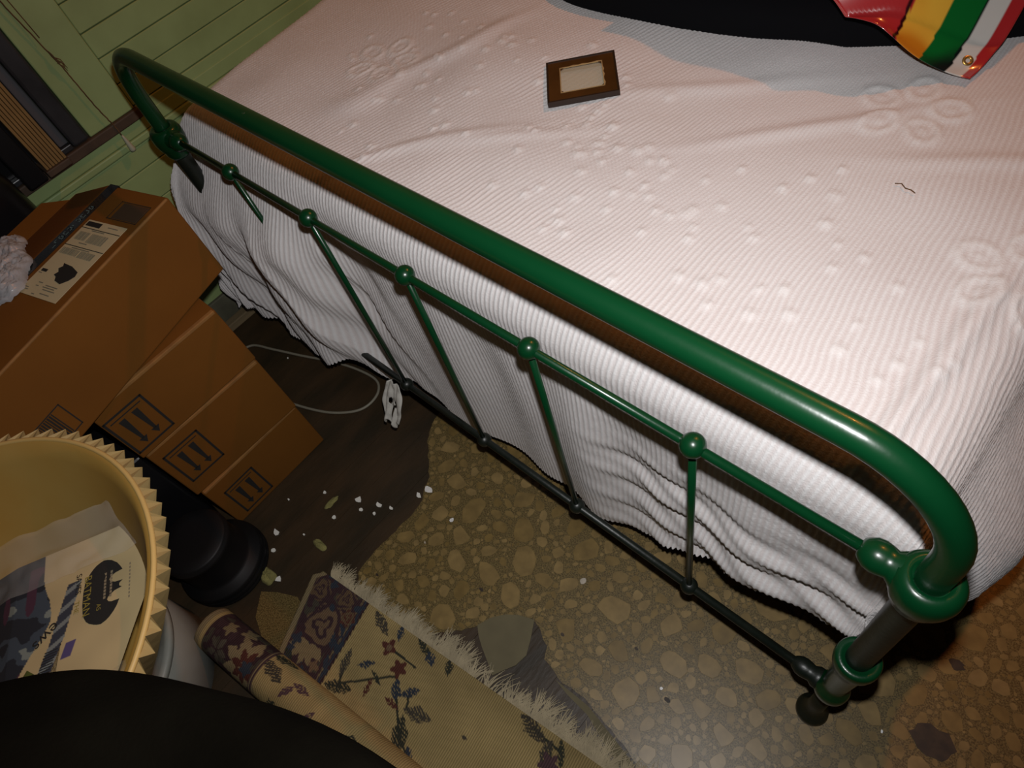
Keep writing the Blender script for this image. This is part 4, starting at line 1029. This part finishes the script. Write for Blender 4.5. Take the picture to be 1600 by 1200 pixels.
# fringe: tufted strands along the long edge
V = []; F = []
for i in range(1900):
    u = random.uniform(.02, .80)
    cl = math.sin(u * 61) * .5 + math.sin(u * 143 + 1) * .5
    if .37 < u < .50 and random.random() < .80 * (1 if .395 < u < .47 else .4): continue
    Ls = (.030 + .012 * cl) * random.uniform(.55, 1.2)
    if u > .29: Ls *= 1.25
    ang = .35 * math.sin(u * 143 + 1) + random.uniform(-.45, .45)
    p0 = np.array([*(o2 + du * (u + .01)), .0085]); dirv = -dw * math.cos(ang) + du * math.sin(ang)
    hh = random.uniform(.002, .010); b0 = len(V); wv = random.uniform(.0009, .0019); sd = np.array([-dirv[1], dirv[0]])
    cv = random.uniform(-.012, .012)
    for kk in range(5):
        t = kk / 4; c2 = p0[:2] + dirv * Ls * t + sd * cv * t * t; z = p0[2] + hh * math.sin(t * math.pi * .75) * (1 - .4 * t) - .004 * t * t; wt = wv * (1 - .75 * t)
        z = max(z, .0045)
        V += [(c2[0] + sd[0] * wt, c2[1] + sd[1] * wt, z), (c2[0], c2[1], z + wt * 1.2), (c2[0] - sd[0] * wt, c2[1] - sd[1] * wt, z)]
    for kk in range(4):
        q = b0 + kk * 3
        F += [(q, q + 3, q + 4, q + 1), (q + 1, q + 4, q + 5, q + 2)]
o = rg(pymesh('fringe', V, F, M['fringe'], RG, smooth=True)); o['kind'] = 'stuff'

# ------------------------------------------------------------------ dark coat over a stool in the near left corner
nu, nv = 150, 70
uu, vv = np.meshgrid(np.linspace(0, 2 * math.pi, nu, endpoint=False), np.linspace(0, 1, nv), indexing='ij')
ctr = np.array([1.105, -.638]); ea = np.array([.846, .533]); eb = np.array([-.533, .846])
top = np.clip(vv / .55, 0, 1); low = np.clip((vv - .55) / .45, 0, 1)
rr = np.sin(top * math.pi / 2) ** .8
la = .36 * sgnp(np.cos(uu), .75) * rr * (1 + .03 * np.sin(5 * uu)); lb_ = .210 * sgnp(np.sin(uu), .70) * rr * (1 + .05 * np.sin(4 * uu + 1))
lb_ = lb_ - .03 * np.cos(uu * 1.0) * rr
fl_ = 1 + low * .04
# skirt narrows towards the stool so that it hangs free of the lampshade
lq = low ** .3; la2 = la * (1 - .62 * lq) + .13 * lq; lb2 = lb_ * (1 - .45 * lq) - .02 * lq
fold = .012 * np.sin(9 * uu + 2 * vv) * low
cx = ctr[0] + ea[0] * (la2 + fold) + eb[0] * lb2; cy = ctr[1] + ea[1] * (la2 + fold) + eb[1] * lb2
cz = .725 + .085 * np.cos(top * math.pi / 2) ** .7 - low * .715
wrk = .016 * np.sin((la * 9 + lb_ * 22 + 1.2)) * np.exp(-((la + .05) / .22) ** 2) + .010 * vnoise(la * 12 + 9, lb_ * 16, 81) + .010 * np.exp(-((lb_ + .35 * la + .02) / .02) ** 2) + .008 * np.exp(-((lb_ - .9 * la - .06) / .014) ** 2)
cz = cz + wrk * (1 - low) * (1 - top ** 8)
CT = gridmesh('dark_coat', np.stack([cx, cy, cz], -1), M['coat'], closed_u=True)
tag(CT, 'dark charcoal cloth coat heaped in the near corner in front of the lampshade', 'coat')

# ------------------------------------------------------------------ small things on the floor
cpts = [(-.18, -.16), (-.165, -.112), (-.10, -.085), (-.012, -.052), (.08, -.015), (.159, .008), (.225, .015), (.258, -.004), (.268, -.04), (.255, -.075), (.212, -.112), (.157, -.139), (.08, -.165), (-.02, -.19)]
pts = []
for i in range(len(cpts) - 1):
    p0 = np.array(cpts[max(i - 1, 0)]); p1 = np.array(cpts[i]); p2 = np.array(cpts[i + 1]); p3 = np.array(cpts[min(i + 2, len(cpts) - 1)])
    for kk in range(8):
        t = kk / 8; q = .5 * ((2 * p1) + (-p0 + p2) * t + (2 * p0 - 5 * p1 + 4 * p2 - p3) * t * t + (-p0 + 3 * p1 - 3 * p2 + p3) * t ** 3); pts.append((q[0], q[1], .0042))
o = tube('cable', pts, .0034, M['cable'], None, n=8); tag(o, 'pale thin cable looping on the floorboards by the boxes', 'cable')

# frayed rag hanging from the lower crossbar
nu, nv = 26, 30
A_, B_ = np.meshgrid(np.linspace(-1, 1, nu), np.linspace(0, 1, nv), indexing='ij')
def rag(name, x, y, z, wd, ln, dy, label, seed):
    wloc = wd * (.55 + .6 * np.sin(B_ * 2.4)) * (1 - .35 * B_)
    Xr = x + A_ * wloc + .006 * B_; Yr = y - dy * B_ + .006 * vnoise(A_ * 3, B_ * 4, seed); Zr = z - ln * B_ * (1 + .12 * np.sin(A_ * 9 + seed))
    Pr = np.stack([Xr, Yr, Zr], -1)
    idx = np.arange(nu * nv).reshape(nu, nv); F = []
    for i in range(nu - 1):
        for jn in range(nv - 1):
            a, b = A_[i, jn], B_[i, jn]
            if b > .55 and -.12 < a < .22: continue                # split between two tails
            if (a + .3) ** 2 * 4 + (b - .42) ** 2 * 9 < .06 or (a - .3) ** 2 * 4 + (b - .48) ** 2 * 9 < .05: continue
            F.append((idx[i, jn], idx[i + 1, jn], idx[i + 1, jn + 1], idx[i, jn + 1]))
    o = pymesh(name, Pr.reshape(-1, 3), [tuple(map(int, f)) for f in F], M['rag'], None)
    s = o.modifiers.new('thickness', 'SOLIDIFY'); s.thickness = .0025
    tag(o, label, 'rag'); return o
rag('cloth_rag', .424, -.011,   .188, .034, .085, .055, 'frayed white rag with holes hanging from the lower crossbar', 91)

flakes = [(.201, -.412), (.239, -.413), (.341, -.398), (.371, -.427), (.304, -.482), (.355, -.476), (.433, -.459), (.358, -.526), (.359, -.265), (.439, -.229), (.463, -.240), (.488, -.208), (.494, -.227), (.424, -.290), (.518, -.196), (.547, -.137), (-.011, -.009), (-.04, -.078), (.30, -.33), (.40, -.36)]
fsz = [.006, .004, .010, .006, .010, .005, .008, .005, .006, .010, .007, .009, .006, .006, .006, .008, .004, .003, .003, .003]
fl_desc = ['beside the corner of the bottom carton', 'close to the bottom carton arrows', 'near the black pot', 'between pot and rug roll', 'right by the black pot rim', 'just past the black pot', 'close to the rug roll', 'small one at the pot edge', 'in the bare boards before the carton', 'largest of the group near the vinyl edge', 'pair-mate near the vinyl edge', 'wide one near the torn vinyl edge', 'below the wide flake at the vinyl edge', 'leftmost of the group near the rug end', 'tiny one at the torn vinyl edge', 'on the edge of the torn vinyl', 'inside the cable loop', 'beside the cable near the wall', 'tiny speck by the carton', 'tiny speck by the rug end']
for i, ((x, y), s_) in enumerate(zip(flakes, fsz)):
    n = 7; pts = []
    for kk in range(n):
        a = 2 * math.pi * kk / n; r = s_ * random.uniform(.55, 1.15); pts.append((x + r * math.cos(a), y + r * .8 * math.sin(a)))
    o = plate('paint_flake', pts, .0006 if x < .5 else .0032, .0022 if x < .5 else .0046, M['flake'])
    tag(o, 'white paint flake on the dark floor, ' + fl_desc[i], 'paint flake', 'white paint flakes on the floorboards')
def crumb(x, y, sx, sy, h, lab, seed):
    nu, nv = 22, 10
    uu, vv = np.meshgrid(np.linspace(0, 2 * math.pi, nu, endpoint=False), np.linspace(0, 1, nv), indexing='ij')
    r = np.sin(vv * math.pi / 2) * (1 + .3 * vnoise(np.cos(uu) * 2 + 4, np.sin(uu) * 2 + seed, 95))
    o = gridmesh('foam_crumb', np.stack([x + sx * np.cos(uu) * r, y + sy * np.sin(uu) * r, .0008 + h * np.cos(vv * math.pi / 2) * (1 + .4 * vnoise(uu * 3, vv * 4, seed))], -1), M['foam'], closed_u=True)
    tag(o, lab, 'crumb', 'yellow foam crumbs')
crumb(.408, -.470, .026, .014, .010, 'ragged yellow-green foam crumb next to the rug roll', 3)
crumb(.447, -.351, .018, .009, .006, 'small yellow foam crumb in front of the rug end', 9)
crumb(.392, -.270, .008, .020, .003, 'thin yellowish strip of foam on the bare boards', 14)
